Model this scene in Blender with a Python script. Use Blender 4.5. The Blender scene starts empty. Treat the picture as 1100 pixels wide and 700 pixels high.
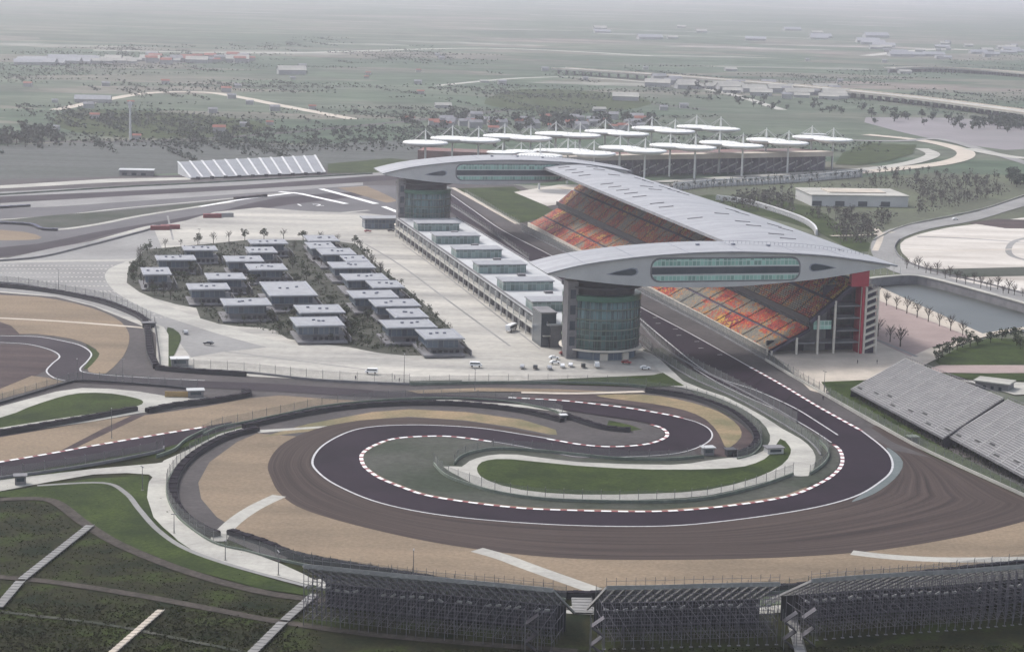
import bpy, math, random
from mathutils import Vector, Matrix
import numpy as np
random.seed(7)
S = bpy.context.scene
COL = S.collection
# ------------------------------------------------------------ camera
F, H, YH, RO = 2150.0, 170.0, -36.0, math.radians(1.5)
PT = math.atan((350 - YH) / F)
c_, s_ = math.cos(PT), math.sin(PT)
r0, f0, u0 = Vector((1, 0, 0)), Vector((0, c_, -s_)), Vector((0, s_, c_))
CR = r0 * math.cos(RO) + u0 * math.sin(RO)
CU = u0 * math.cos(RO) - r0 * math.sin(RO)
cam = bpy.data.objects.new('camera', bpy.data.cameras.new('camera'))
COL.objects.link(cam); S.camera = cam
m3 = Matrix((CR, CU, -f0)).transposed()
cam.matrix_world = Matrix.Translation((0, 0, H)) @ m3.to_4x4()
cam.data.sensor_width = 36; cam.data.lens = 36 * F / 1100
cam.data.clip_start = 1; cam.data.clip_end = 60000
# ------------------------------------------------------------ sky, sun, exposure
SUN_EL, SUN_AZ = math.radians(50), math.radians(-50)   # azimuth: compass, clockwise from +Y
w = bpy.data.worlds.new("World"); S.world = w; w.use_nodes = True
nt = w.node_tree; bg = nt.nodes['Background']
sky = nt.nodes.new('ShaderNodeTexSky'); sky.sky_type = 'NISHITA'; sky.sun_disc = False
sky.sun_elevation = SUN_EL; sky.sun_rotation = SUN_AZ; sky.dust_density = 3; sky.air_density = 1.0; sky.altitude = 0
hs = nt.nodes.new('ShaderNodeHueSaturation'); hs.inputs['Saturation'].default_value = 0.55
nt.links.new(sky.outputs[0], hs.inputs['Color']); nt.links.new(hs.outputs[0], bg.inputs['Color'])
bg.inputs['Strength'].default_value = 0.15
sl = bpy.data.lights.new('sun', 'SUN'); sl.energy = 1.5; sl.angle = math.radians(10); sl.color = (1, .975, .95)
sun = bpy.data.objects.new('sun', sl); COL.objects.link(sun)
sd = Vector((math.sin(SUN_AZ) * math.cos(SUN_EL), math.cos(SUN_AZ) * math.cos(SUN_EL), math.sin(SUN_EL)))
sun.rotation_euler = sd.to_track_quat('Z', 'Y').to_euler()
S.view_settings.view_transform = 'Standard'; S.view_settings.look = 'None'
S.view_settings.exposure = 0.78; S.view_settings.gamma = 1
S.cycles.use_denoising = True
S.cycles.max_bounces = 5; S.cycles.diffuse_bounces = 2; S.cycles.glossy_bounces = 2
S.cycles.transparent_max_bounces = 16; S.cycles.volume_bounces = 1; S.cycles.transmission_bounces = 2

# ------------------------------------------------------------ projection of traced plan points
def ray(px, py): return CR * ((px - 550) / F) - CU * ((py - 350) / F) + f0
def G(px, py, z=0.0):
    d = ray(px, py); t = (z - H) / d.z
    return Vector((d.x * t, d.y * t))
A0 = G(645, 380); B0 = G(455, 249)
UU = (B0 - A0).normalized(); VV = Vector((UU.y, -UU.x))
ANG = math.atan2(VV.y, VV.x); SEP = (B0 - A0).length
def W(s, t): return A0 + UU * s + VV * t
def ST(px, py, z=0.0):
    d = G(px, py, z) - A0
    return d.dot(UU), d.dot(VV)
def smooth(p, n=5, closed=False):
    if n <= 1: return list(p)
    m = len(p); out = []
    rng = range(m) if closed else range(m - 1)
    for i in rng:
        if closed: a, b, c, d = p[i - 1], p[i], p[(i + 1) % m], p[(i + 2) % m]
        else: a, b, c, d = p[max(i - 1, 0)], p[i], p[i + 1], p[min(i + 2, m - 1)]
        for k in range(n):
            t = k / n
            out.append(0.5 * ((2 * b) + (c - a) * t + (2 * a - 5 * b + 4 * c - d) * t * t + (3 * b - a - 3 * c + d) * t ** 3))
    if not closed: out.append(p[-1])
    return out
def PP(pts, n=1, closed=False, z=0.0): return smooth([G(x, y, z) for x, y in pts], n, closed)
def resample(p, n):
    L = [0]
    for i in range(1, len(p)): L.append(L[-1] + (p[i] - p[i - 1]).length)
    out = []; j = 0
    for k in range(n):
        d = L[-1] * k / (n - 1)
        while j < len(p) - 2 and L[j + 1] < d: j += 1
        q = (d - L[j]) / max(L[j + 1] - L[j], 1e-9)
        out.append(p[j].lerp(p[j + 1], min(max(q, 0), 1)))
    return out
def length(p): return sum((p[i + 1] - p[i]).length for i in range(len(p) - 1))
def normals(p):
    out = []
    for i in range(len(p)):
        d = (p[min(i + 1, len(p) - 1)] - p[max(i - 1, 0)])
        d = d.normalized() if d.length > 1e-9 else Vector((1, 0))
        out.append(Vector((-d.y, d.x)))
    return out

# ------------------------------------------------------------ materials
def new_mat(name):
    m = bpy.data.materials.new(name); m.use_nodes = True
    return m, m.node_tree, m.node_tree.nodes['Principled BSDF']
def ramp(nt, stops, mode='LINEAR'):
    r = nt.nodes.new('ShaderNodeValToRGB'); r.color_ramp.interpolation = mode
    e = r.color_ramp.elements
    while len(e) < len(stops): e.new(0.5)
    for i, (p, c) in enumerate(stops): e[i].position = p; e[i].color = (*c, 1)
    return r
def noise(nt, scale, detail=4, rough=.6, vec=None, stretch=None, coord='Object'):
    n = nt.nodes.new('ShaderNodeTexNoise'); n.inputs['Scale'].default_value = scale
    n.inputs['Detail'].default_value = detail; n.inputs['Roughness'].default_value = rough
    if vec is None:
        tc = nt.nodes.new('ShaderNodeTexCoord'); vec = tc.outputs[coord]
        if stretch:
            mp = nt.nodes.new('ShaderNodeMapping'); mp.inputs['Scale'].default_value = stretch[:3]
            if len(stretch) > 3: mp.inputs['Rotation'].default_value = (0, 0, stretch[3])
            nt.links.new(vec, mp.inputs[0]); vec = mp.outputs[0]
    nt.links.new(vec, n.inputs['Vector'])
    return n
def M(name, c1, c2=None, scale=.1, rough=.85, stretch=None, fine=0.25, fscale=1.5, metal=0, lo=.35, hi=.65, coord='Object', mid=None):
    m, nt, b = new_mat(name)
    b.inputs['Roughness'].default_value = rough; b.inputs['Metallic'].default_value = metal
    if rough >= .78: b.inputs['Specular IOR Level'].default_value = .08
    if c2 is None: c2 = tuple(x * .82 for x in c1)
    n = noise(nt, scale, 5, .6, stretch=stretch, coord=coord)
    r = ramp(nt, [(lo, c2), (hi, c1)] if mid is None else [(lo, c2), ((lo + hi) / 2, mid), (hi, c1)])
    nt.links.new(n.outputs[0], r.inputs[0])
    n2 = noise(nt, fscale, 3, .7, coord=coord)
    r2 = ramp(nt, [(.3, (1 - fine,) * 3), (.7, (1 + 0 * fine,) * 3)])
    nt.links.new(n2.outputs[0], r2.inputs[0])
    mx = nt.nodes.new('ShaderNodeMix'); mx.data_type = 'RGBA'; mx.blend_type = 'MULTIPLY'; mx.inputs[0].default_value = 1
    nt.links.new(r.outputs[0], mx.inputs[6]); nt.links.new(r2.outputs[0], mx.inputs[7])
    nt.links.new(mx.outputs[2], b.inputs['Base Color'])
    return m
def fields_mat():
    m, nt, b = new_mat('farmland'); b.inputs['Roughness'].default_value = .95; b.inputs['Specular IOR Level'].default_value = .08
    tc = nt.nodes.new('ShaderNodeTexCoord')
    def vor(sx, sy, rot, jit=1.0):
        mp = nt.nodes.new('ShaderNodeMapping'); mp.inputs['Rotation'].default_value = (0, 0, rot)
        mp.inputs['Scale'].default_value = (sx, sy, 1)
        nt.links.new(tc.outputs['Object'], mp.inputs[0])
        v = nt.nodes.new('ShaderNodeTexVoronoi'); v.inputs['Scale'].default_value = 1
        v.distance = 'CHEBYCHEV'; v.inputs['Randomness'].default_value = jit; v.voronoi_dimensions = '2D'
        nt.links.new(mp.outputs[0], v.inputs['Vector'])
        sp = nt.nodes.new('ShaderNodeSeparateColor'); nt.links.new(v.outputs['Color'], sp.inputs[0])
        return sp.outputs[0]
    a = ramp(nt, [(0, (.05, .078, .048)), (.3, (.075, .105, .068)), (.5, (.10, .105, .082)), (.7, (.17, .145, .125)), (.85, (.065, .09, .062)), (.96, (.30, .28, .26))], 'CONSTANT')
    nt.links.new(vor(1 / 240, 1 / 90, .3), a.inputs[0])
    d = ramp(nt, [(0, (.062, .088, .058)), (.4, (.10, .115, .085)), (.65, (.17, .145, .13)), (.8, (.045, .068, .045))], 'CONSTANT')
    nt.links.new(vor(1 / 600, 1 / 320, -.15), d.inputs[0])
    mx = nt.nodes.new('ShaderNodeMix'); mx.data_type = 'RGBA'; mx.inputs[0].default_value = .5
    nt.links.new(a.outputs[0], mx.inputs[6]); nt.links.new(d.outputs[0], mx.inputs[7])
    n = noise(nt, .012, 9, .72, stretch=(1, 1.8, 1)); r = ramp(nt, [(.38, (.55, .6, .58)), (.62, (1.25, 1.2, 1.2))])
    nt.links.new(n.outputs[0], r.inputs[0])
    m2 = nt.nodes.new('ShaderNodeMix'); m2.data_type = 'RGBA'; m2.blend_type = 'MULTIPLY'; m2.inputs[0].default_value = 1
    nt.links.new(mx.outputs[2], m2.inputs[6]); nt.links.new(r.outputs[0], m2.inputs[7])
    nt.links.new(m2.outputs[2], b.inputs['Base Color'])
    return m
def grid_mat(name, glass, line, sx, sz, lw=.08, rough=.25, var=.35, axes='xz', cyl=0):
    """curtain wall: panes with slightly varying tone between thin bars; cyl = radius for a drum"""
    m, nt, b = new_mat(name); b.inputs['Roughness'].default_value = rough
    tc = nt.nodes.new('ShaderNodeTexCoord'); sp = nt.nodes.new('ShaderNodeSeparateXYZ')
    nt.links.new(tc.outputs['Object'], sp.inputs[0])
    def math_(op, a, bb=None):
        n = nt.nodes.new('ShaderNodeMath'); n.operation = op
        if isinstance(a, (int, float)): n.inputs[0].default_value = a
        else: nt.links.new(a, n.inputs[0])
        if bb is not None:
            if isinstance(bb, (int, float)): n.inputs[1].default_value = bb
            else: nt.links.new(bb, n.inputs[1])
        return n.outputs[0]
    if cyl: X = math_('MULTIPLY', math_('ARCTAN2', sp.outputs['Y'], sp.outputs['X']), cyl)
    else: X = sp.outputs[axes[0].upper()]
    Z = sp.outputs[axes[1].upper()]
    if axes == 'xz' and not cyl: X = math_('ADD', X, sp.outputs['Y'])
    u, v = math_('DIVIDE', X, sx), math_('DIVIDE', Z, sz)
    fu, fv = math_('FRACT', u), math_('FRACT', v)
    l = math_('MAXIMUM', math_('LESS_THAN', fu, lw), math_('LESS_THAN', fv, lw * 1.3 * sx / sz if sz else lw))
    cb = nt.nodes.new('ShaderNodeCombineXYZ')
    nt.links.new(math_('FLOOR', u), cb.inputs[0]); nt.links.new(math_('FLOOR', v), cb.inputs[1])
    wn = nt.nodes.new('ShaderNodeTexWhiteNoise'); wn.noise_dimensions = '2D'; nt.links.new(cb.outputs[0], wn.inputs['Vector'])
    r = ramp(nt, [(0, tuple(x * (1 - var) for x in glass)), (1, tuple(min(x * (1 + var), 1) for x in glass))])
    nt.links.new(wn.outputs['Value'], r.inputs[0])
    mx = nt.nodes.new('ShaderNodeMix'); mx.data_type = 'RGBA'
    nt.links.new(l, mx.inputs[0]); nt.links.new(r.outputs[0], mx.inputs[6]); mx.inputs[7].default_value = (*line, 1)
    nt.links.new(mx.outputs[2], b.inputs['Base Color'])
    return m
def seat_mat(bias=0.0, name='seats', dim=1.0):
    m, nt, b = new_mat(name); b.inputs['Roughness'].default_value = .6
    tc = nt.nodes.new('ShaderNodeTexCoord')
    fl = nt.nodes.new('ShaderNodeVectorMath'); fl.operation = 'MULTIPLY'; fl.inputs[1].default_value = (1, 1, 0)
    nt.links.new(tc.outputs['Object'], fl.inputs[0])
    def snap(v):
        sn = nt.nodes.new('ShaderNodeVectorMath'); sn.operation = 'SNAP'; sn.inputs[1].default_value = v
        nt.links.new(fl.outputs[0], sn.inputs[0]); return sn.outputs[0]
    cell = snap((.80, 1.25, 1)); wn = nt.nodes.new('ShaderNodeTexWhiteNoise'); nt.links.new(cell, wn.inputs['Vector'])
    blk = snap((5.1, 9.27, 1)); wb = nt.nodes.new('ShaderNodeTexWhiteNoise'); nt.links.new(blk, wb.inputs['Vector'])
    lo = noise(nt, .03, 2, .5, vec=cell)
    def mad(x, k, c):
        n = nt.nodes.new('ShaderNodeMath'); n.operation = 'MULTIPLY_ADD'; n.inputs[1].default_value = k
        nt.links.new(x, n.inputs[0])
        if isinstance(c, float): n.inputs[2].default_value = c
        else: nt.links.new(c, n.inputs[2])
        return n.outputs[0]
    x = mad(lo.outputs[0], 2.2, -.90 + bias); x = mad(wb.outputs['Value'], .38, x); x = mad(wn.outputs['Value'], .38, x)
    st = [(0, (.17, .17, .155)), (.20, (.27, .23, .16)), (.34, (.21, .18, .155)), (.45, (.46, .22, .05)), (.52, (.30, .08, .045)), (.62, (.44, .045, .018)), (.78, (.17, .022, .038)), (.95, (.50, .30, .06))]
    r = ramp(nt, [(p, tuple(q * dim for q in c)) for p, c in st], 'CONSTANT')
    nt.links.new(x, r.inputs[0]); nt.links.new(r.outputs[0], b.inputs['Base Color'])
    return m
def mesh_mat(name, col, alpha):
    m, nt, b = new_mat(name)
    b.inputs['Base Color'].default_value = (*col, 1); b.inputs['Roughness'].default_value = .6
    tc = nt.nodes.new('ShaderNodeTexCoord')
    n = noise(nt, .35, 3, .6)
    mr = nt.nodes.new('ShaderNodeMapRange'); mr.inputs[3].default_value = alpha * .6; mr.inputs[4].default_value = alpha * 1.4
    nt.links.new(n.outputs[0], mr.inputs[0]); nt.links.new(mr.outputs[0], b.inputs['Alpha'])
    return m
K = {}
K['farm'] = fields_mat()
K['grass'] = M('grass', (.050, .072, .017), (.022, .036, .010), .06, .95, fine=.5, fscale=.8)
K['grass2'] = M('rough_grass', (.040, .058, .012), (.010, .018, .006), .085, .95, fine=.7, fscale=.9, mid=(.028, .028, .012), lo=.34, hi=.66)
K['gravel'] = M('gravel', (.245, .188, .132), (.165, .130, .094), .02, .95, fine=.3, fscale=.8, stretch=(.7, 2.2, 1), lo=.3, hi=.6)
K['gravel2'] = M('worn_gravel', (.30, .22, .135), (.15, .14, .08), .05, .95, fine=.3, fscale=.9)
K['track'] = M('track_asphalt', (.026, .017, .026), (.016, .011, .017), .03, .85, fine=.2, fscale=.8)
K['track2'] = M('grey_track_asphalt', (.050, .041, .048), (.034, .028, .034), .03, .88, fine=.2, fscale=.5)
K['runoff'] = M('grey_asphalt', (.095, .085, .085), (.065, .060, .061), .025, .92, fine=.25, fscale=.4)
K['infield'] = M('thin_grass_asphalt', (.085, .086, .075), (.046, .056, .040), .03, .95, fine=.35, fscale=.4)
K['brown'] = M('skid_worn_asphalt', (.094, .071, .063), (.038, .029, .028), 1, .92, stretch=(5, 24, 1), fine=.4, fscale=260, coord='UV', lo=.34, hi=.68)
K['brown2'] = M('brown_asphalt', (.085, .062, .060), (.048, .036, .038), .05, .92, stretch=(.3, 2, 1), fine=.25, fscale=.5)
K['concrete'] = M('pale_concrete', (.44, .425, .38), (.31, .30, .275), .04, .9, stretch=(.6, 1.5, 1), fine=.2, fscale=.5)
K['paddock'] = M('paddock_concrete', (.47, .445, .395), (.26, .252, .235), .014, .9, stretch=(.5, 3.0, 1), fine=.22, fscale=.25, lo=.32, hi=.62)
K['paddock2'] = M('grey_paving', (.27, .265, .255), (.20, .195, .19), .02, .9, fine=.18, fscale=.3)
K['path'] = M('beige_path', (.50, .44, .37), (.40, .355, .30), .08, .9, fine=.15)
K['white'] = M('white_paint', (.80, .79, .77), (.66, .65, .64), .5, .6, fine=.1)
K['red'] = M('red_paint', (.24, .05, .05), (.17, .035, .04), .4, .7, fine=.15)
K['plaza'] = M('brown_paving', (.33, .26, .24), (.27, .21, .195), .05, .9, fine=.12, fscale=.6)
K['sand'] = M('pale_sand', (.52, .485, .44), (.33, .295, .26), .012, .95, stretch=(.5, 2.5, 1), fine=.12, fscale=.2, lo=.3, hi=.55)
K['water'] = M('canal_water', (.040, .046, .042), (.024, .030, .027), .03, .45, fine=.1)
K['dirt'] = M('planted_soil', (.10, .098, .082), (.045, .052, .038), .08, .95, fine=.5, fscale=.7)
K['steel'] = M('grey_steel', (.22, .21, .22), (.15, .145, .15), .3, .5, metal=.3)
K['scaf'] = M('scaffold_steel', (.06, .05, .065), (.03, .026, .034), .3, .6, metal=.2)
K['dark'] = M('dark_recess', (.03, .03, .04), (.02, .02, .026), .3, .6)
K['tyre'] = M('tyre_rubber', (.018, .014, .024), (.008, .006, .010), .9, .8, fine=.5, fscale=2.5)
K['roofm'] = M('metal_roof', (.31, .31, .32), (.22, .22, .235), .05, .55, fine=.2, stretch=(.3, 4, 1), fscale=.3, metal=.05)
K['shell'] = M('aluminium_cladding', (.52, .515, .50), (.44, .435, .43), .1, .5, fine=.1, metal=.1)
K['wall'] = M('grey_wall', (.22, .215, .22), (.16, .157, .165), .15, .8, fine=.15)
K['cream'] = M('cream_render', (.62, .57, .49), (.52, .47, .41), .2, .8, fine=.1)
K['glass'] = M('dark_glass', (.06, .075, .09), (.04, .055, .07), .2, .2)
K['gglass'] = grid_mat('green_glazing', (.25, .42, .35), (.50, .60, .55), 1.8, 2.2, .14)
K['tower'] = grid_mat('drum_glazing', (.060, .110, .108), (.15, .22, .20), 1.9, 5.6, .10, .3, .5, 'xz', 17.6)
K['green'] = M('green_glass_band', (.06, .15, .10), (.04, .11, .075), .2, .3)
K['boxg'] = grid_mat('lounge_glazing', (.16, .22, .21), (.30, .35, .33), 2.2, 3.5, .1)
K['blueg'] = grid_mat('pavilion_glazing', (.085, .115, .155), (.16, .18, .20), 2.4, 3.4, .12)
K['proof'] = M('pavilion_roof', (.29, .295, .31), (.22, .225, .24), .3, .75, fine=.2)
K['proof2'] = M('roof_border', (.27, .28, .33), (.22, .23, .27), .3, .6)
K['roofwhite'] = M('white_roof_deck', (.46, .465, .46), (.34, .345, .35), .06, .7, fine=.15)
K['red2'] = M('red_cladding', (.42, .03, .055), (.34, .025, .045), .2, .5, fine=.1)
K['umb'] = M('white_membrane', (.70, .70, .67), (.58, .58, .56), .1, .7, fine=.06)
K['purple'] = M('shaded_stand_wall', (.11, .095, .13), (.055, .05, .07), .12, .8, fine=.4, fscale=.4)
K['redseat'] = M('faded_red_seats', (.24, .13, .115), (.17, .145, .14), .03, .85, fine=.3, fscale=.4)
K['bench'] = M('bench_plank', (.33, .32, .31), (.25, .245, .24), .3, .7, fine=.25, fscale=.9)
K['benchd'] = M('bench_gap', (.10, .098, .10), (.07, .07, .07), .3, .8)
K['seatl'] = seat_mat(.04, 'plastic_seats', .85); K['seatu'] = seat_mat(-.02, 'roof_shaded_seats', .55)  # upper seats dimmed: shade under the roof is put into their colour
K['scaf2'] = M('galvanised_tube', (.20, .185, .215), (.10, .093, .115), .3, .6, metal=.2)
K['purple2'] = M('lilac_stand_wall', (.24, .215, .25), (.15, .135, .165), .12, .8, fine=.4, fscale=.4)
K['mud'] = M('dirt_track', (.080, .068, .060), (.050, .044, .038), .2, .95, fine=.4, fscale=.8)
K['skid'] = M('tyre_marks', (.012, .009, .012), (.02, .016, .02), .2, .95, fine=.2)
K['line'] = M('line_paint', (.50, .49, .49), (.36, .355, .36), .6, .7, fine=.2)
K['bluish'] = M('grey_twigs', (.125, .115, .105), (.085, .082, .072), .05, .95, fine=.3, fscale=.5)
K['wire'] = mesh_mat('chain_link', (.20, .21, .20), .17)
K['net'] = mesh_mat('green_netting', (.16, .17, .17), .5)
K['leaf'] = M('leaves', (.090, .105, .060), (.048, .060, .036), .3, .9, fine=.4, fscale=1)
K['leafd'] = M('dark_leaves', (.085, .105, .078), (.062, .078, .062), .1, .9, fine=.35, fscale=.5)
K['leafb'] = M('scrub_leaves', (.055, .070, .020), (.022, .030, .010), .06, .95, fine=.5, fscale=.5, mid=(.042, .040, .018))
K['bark'] = M('bark', (.085, .07, .06), (.05, .04, .035), .5, .9)
K['twig'] = M('bare_twigs', (.15, .13, .115), (.10, .09, .08), .5, .9)
K['rtile'] = M('red_tile', (.35, .15, .11), (.25, .11, .09), .2, .8)
K['gtile'] = M('grey_tile', (.30, .30, .31), (.22, .22, .23), .2, .8)
K['wwall'] = M('white_wall', (.38, .375, .37), (.30, .30, .30), .1, .8)
K['carw'] = M('white_car_paint', (.85, .85, .84), (.80, .80, .80), .5, .3)
K['card'] = M('black_car_paint', (.03, .03, .035), (.02, .02, .025), .5, .3)
K['cars'] = M('silver_car_paint', (.42, .43, .44), (.38, .38, .40), .5, .3)
K['carr'] = M('red_car_paint', (.30, .03, .025), (.24, .02, .02), .5, .3)
K['cgreen'] = M('sage_barrier', (.20, .225, .19), (.14, .165, .135), .2, .85)
K['bluebar'] = M('blue_tyres', (.07, .075, .14), (.04, .045, .09), .4, .7)
K['aqua'] = M('painted_apron', (.155, .175, .175), (.11, .13, .13), .06, .85)
K['skin'] = M('skin', (.45, .28, .2), (.4, .25, .18), 1, .6)
K['cloth'] = M('dark_clothing', (.05, .05, .07), (.03, .03, .05), 1, .9)
K['twhite'] = M('pale_stripe', (.58, .57, .57), (.5, .5, .5), .3, .7)
K['farstand'] = M('far_seating', (.52, .52, .53), (.46, .46, .47), .1, .7)

# ------------------------------------------------------------ mesh builder
class MB:
    def __init__(s): s.v = []; s.f = []; s.mi = []; s.m = 0; s.uv = None
    def add(s, vs, fs):
        o = len(s.v); s.v += [tuple(p) for p in vs]
        for f in fs: s.f.append([i + o for i in f]); s.mi.append(s.m)
    def box(s, cx, cy, cz, sx, sy, sz, rot=0.0):
        """centre x, centre y, BOTTOM z"""
        ca, sa = math.cos(rot), math.sin(rot); vs = []
        for dz in (0, sz):
            for dx, dy in ((-1, -1), (1, -1), (1, 1), (-1, 1)):
                x, y = dx * sx / 2, dy * sy / 2
                vs.append((cx + x * ca - y * sa, cy + x * sa + y * ca, cz + dz))
        s.add(vs, [(3, 2, 1, 0), (4, 5, 6, 7), (0, 1, 5, 4), (1, 2, 6, 5), (2, 3, 7, 6), (3, 0, 4, 7)]); return s
    def bar(s, p, q, w, h=None, n=4):
        p, q = Vector(p), Vector(q); h = h or w; d = (q - p)
        if d.length < 1e-6: return s
        d.normalize(); up = Vector((0, 0, 1)) if abs(d.z) < .95 else Vector((0, 1, 0))
        a = d.cross(up).normalized(); b = a.cross(d)
        if n == 4: ofs = [a * w / 2 * i + b * h / 2 * j for i, j in ((-1, -1), (1, -1), (1, 1), (-1, 1))]
        else: ofs = [a * math.cos(6.2832 * k / n) * w / 2 + b * math.sin(6.2832 * k / n) * w / 2 for k in range(n)]
        vs = [p + o for o in ofs] + [q + o for o in ofs]
        s.add(vs, [tuple(range(n))[::-1], tuple(range(n, 2 * n))] + [(k, (k + 1) % n, n + (k + 1) % n, n + k) for k in range(n)]); return s
    def taper(s, p, q, r1, r2, n=6):
        p, q = Vector(p), Vector(q); d = (q - p).normalized(); up = Vector((0, 0, 1)) if abs(d.z) < .95 else Vector((0, 1, 0))
        a = d.cross(up).normalized(); b = a.cross(d)
        vs = [p + (a * math.cos(6.2832 * k / n) + b * math.sin(6.2832 * k / n)) * r1 for k in range(n)] + [q + (a * math.cos(6.2832 * k / n) + b * math.sin(6.2832 * k / n)) * r2 for k in range(n)]
        s.add(vs, [tuple(range(n))[::-1], tuple(range(n, 2 * n))] + [(k, (k + 1) % n, n + (k + 1) % n, n + k) for k in range(n)]); return s
    def lathe(s, prof, n=32, cx=0, cy=0, a0=0, a1=2 * math.pi):
        full = abs(a1 - a0 - 2 * math.pi) < 1e-6; m = n if full else n + 1; vs = []
        for r, z in prof:
            for k in range(m):
                a = a0 + (a1 - a0) * k / n
                vs.append((cx + r * math.cos(a), cy + r * math.sin(a), z))
        fs = []
        for i in range(len(prof) - 1):
            for k in range(n):
                k2 = (k + 1) % m
                fs.append((i * m + k, i * m + k2, (i + 1) * m + k2, (i + 1) * m + k))
        if full: fs += [tuple(range(m))[::-1], tuple(range((len(prof) - 1) * m, len(prof) * m))]
        s.add(vs, fs); return s
    def prism(s, pts, z0, z1):
        n = len(pts); vs = [(p[0], p[1], z0) for p in pts] + [(p[0], p[1], z1) for p in pts]
        ar = sum(pts[i][0] * pts[(i + 1) % n][1] - pts[(i + 1) % n][0] * pts[i][1] for i in range(n))
        f = [tuple(range(n))[::-1], tuple(range(n, 2 * n))] + [(k, (k + 1) % n, n + (k + 1) % n, n + k) for k in range(n)]
        if ar < 0: f = [q[::-1] for q in f]
        s.add(vs, f); return s
    def xprof(s, pts, y0, y1, fn=None):
        """profile pts (x,z) extruded along y"""
        n = len(pts); vs = [(p[0], y0, p[1]) for p in pts] + [(p[0], y1, p[1]) for p in pts]
        ar = sum(pts[i][0] * pts[(i + 1) % n][1] - pts[(i + 1) % n][0] * pts[i][1] for i in range(n))
        f = [tuple(range(n)), tuple(range(n, 2 * n))[::-1]] + [(k, n + k, n + (k + 1) % n, (k + 1) % n) for k in range(n)]
        if ar < 0: f = [q[::-1] for q in f]
        s.add(vs, f); return s
    def wallstrip(s, p, z0, z1, th):
        """upright ribbon of thickness th along 2-D path p"""
        nn = normals(p); n = len(p); vs = []
        for a, q in zip(p, nn):
            l, r = a + q * th / 2, a - q * th / 2
            vs += [(l.x, l.y, z0), (r.x, r.y, z0), (r.x, r.y, z1), (l.x, l.y, z1)]
        fs = []
        for i in range(n - 1):
            o = i * 4
            for a, b in ((0, 1), (1, 2), (2, 3), (3, 0)): fs.append((o + a, o + 4 + a, o + 4 + b, o + b))
        fs += [(0, 1, 2, 3), (4 * n - 1, 4 * n - 2, 4 * n - 3, 4 * n - 4)]
        s.add(vs, fs); return s
    def build(s, name, mats, parent=None, loc=(0, 0, 0), rz=0.0, smooth_=False):
        me = bpy.data.meshes.new(name); me.from_pydata(s.v, [], s.f)
        if not isinstance(mats, (list, tuple)): mats = [mats]
        for m in mats: me.materials.append(m)
        if len(mats) > 1: me.polygons.foreach_set('material_index', s.mi)
        if smooth_: me.polygons.foreach_set('use_smooth', [True] * len(me.polygons))
        me.update()
        o = bpy.data.objects.new(name, me); COL.objects.link(o)
        o.location = loc; o.rotation_euler = (0, 0, rz)
        if parent: o.parent = parent
        return o
def tag(o, label=None, cat=None, group=None, kind=None):
    if label: o['label'] = label
    if cat: o['category'] = cat
    if group: o['group'] = group
    if kind: o['kind'] = kind
    return o
def empty(name, loc, rz, label, cat, group=None):
    o = bpy.data.objects.new(name, None); COL.objects.link(o)
    o.location = (loc[0], loc[1], loc[2] if len(loc) > 2 else 0); o.rotation_euler = (0, 0, rz)
    o.empty_display_size = .5
    return tag(o, label, cat, group)
def dup(o, parent=None):
    c = o.copy(); COL.objects.link(c); c.parent = parent
    for ch in list(o.children): dup(ch, c)
    return c
ORD = 'first second third fourth fifth sixth seventh eighth ninth tenth eleventh twelfth thirteenth fourteenth fifteenth sixteenth seventeenth eighteenth nineteenth twentieth'.split()
def ordn(i):
    if i < 20: return ORD[i]
    t = {2: 'twenty', 3: 'thirty', 4: 'forty', 5: 'fifty'}[(i + 1) // 10]; r = (i + 1) % 10
    return (t[:-1] + 'ieth') if r == 0 else t + '-' + ORD[r - 1]

# ------------------------------------------------------------ ground
LZ = [0.0]
STEP = 0.004
def sheet(name, pts, mat, n=1, z=None, closed=True, world=False):
    if z is None: LZ[0] += STEP; z = LZ[0]
    p = (smooth(pts, n, True) if world else PP(pts, n, True))
    mb = MB(); ar = sum(p[i].x * p[(i + 1) % len(p)].y - p[(i + 1) % len(p)].x * p[i].y for i in range(len(p)))
    if ar < 0: p = p[::-1]
    mb.add([(q.x, q.y, z) for q in p], [tuple(range(len(p)))])
    return tag(mb.build(name, mat), kind='structure')
def ribbon(name, pts, wd, mat, n=6, z=None, dash=None, wend=None):
    if z is None: LZ[0] += STEP; z = LZ[0]
    p = PP(pts, n); L = length(p)
    if dash:
        k = max(int(L / 5.4), 3); sub = 5
        p = resample(p, k * sub + 1)
    nn = normals(p); mb = MB(); N = len(p)
    vs = []
    for i, (a, q) in enumerate(zip(p, nn)):
        ww = wd if wend is None else wd + (wend - wd) * i / (N - 1)
        l, r = a + q * ww / 2, a - q * ww / 2
        vs += [(r.x, r.y, z), (l.x, l.y, z)]
    mb.add(vs, [])
    for i in range(N - 1):
        mb.f.append([2 * i, 2 * i + 2, 2 * i + 3, 2 * i + 1])
        mb.mi.append((1 if i % 5 > 2 else 0) if dash else 0)
    return tag(mb.build(name, mat if not dash else [K['white'], K['red']]), kind='structure')
g = MB(); R_ = 30000
g.add([(-R_, -600, 0), (R_, -600, 0), (R_, R_, 0), (-R_, R_, 0)], [(0, 1, 2, 3)])
tag(g.build('farmland_ground', K['farm']), kind='structure')

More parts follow.
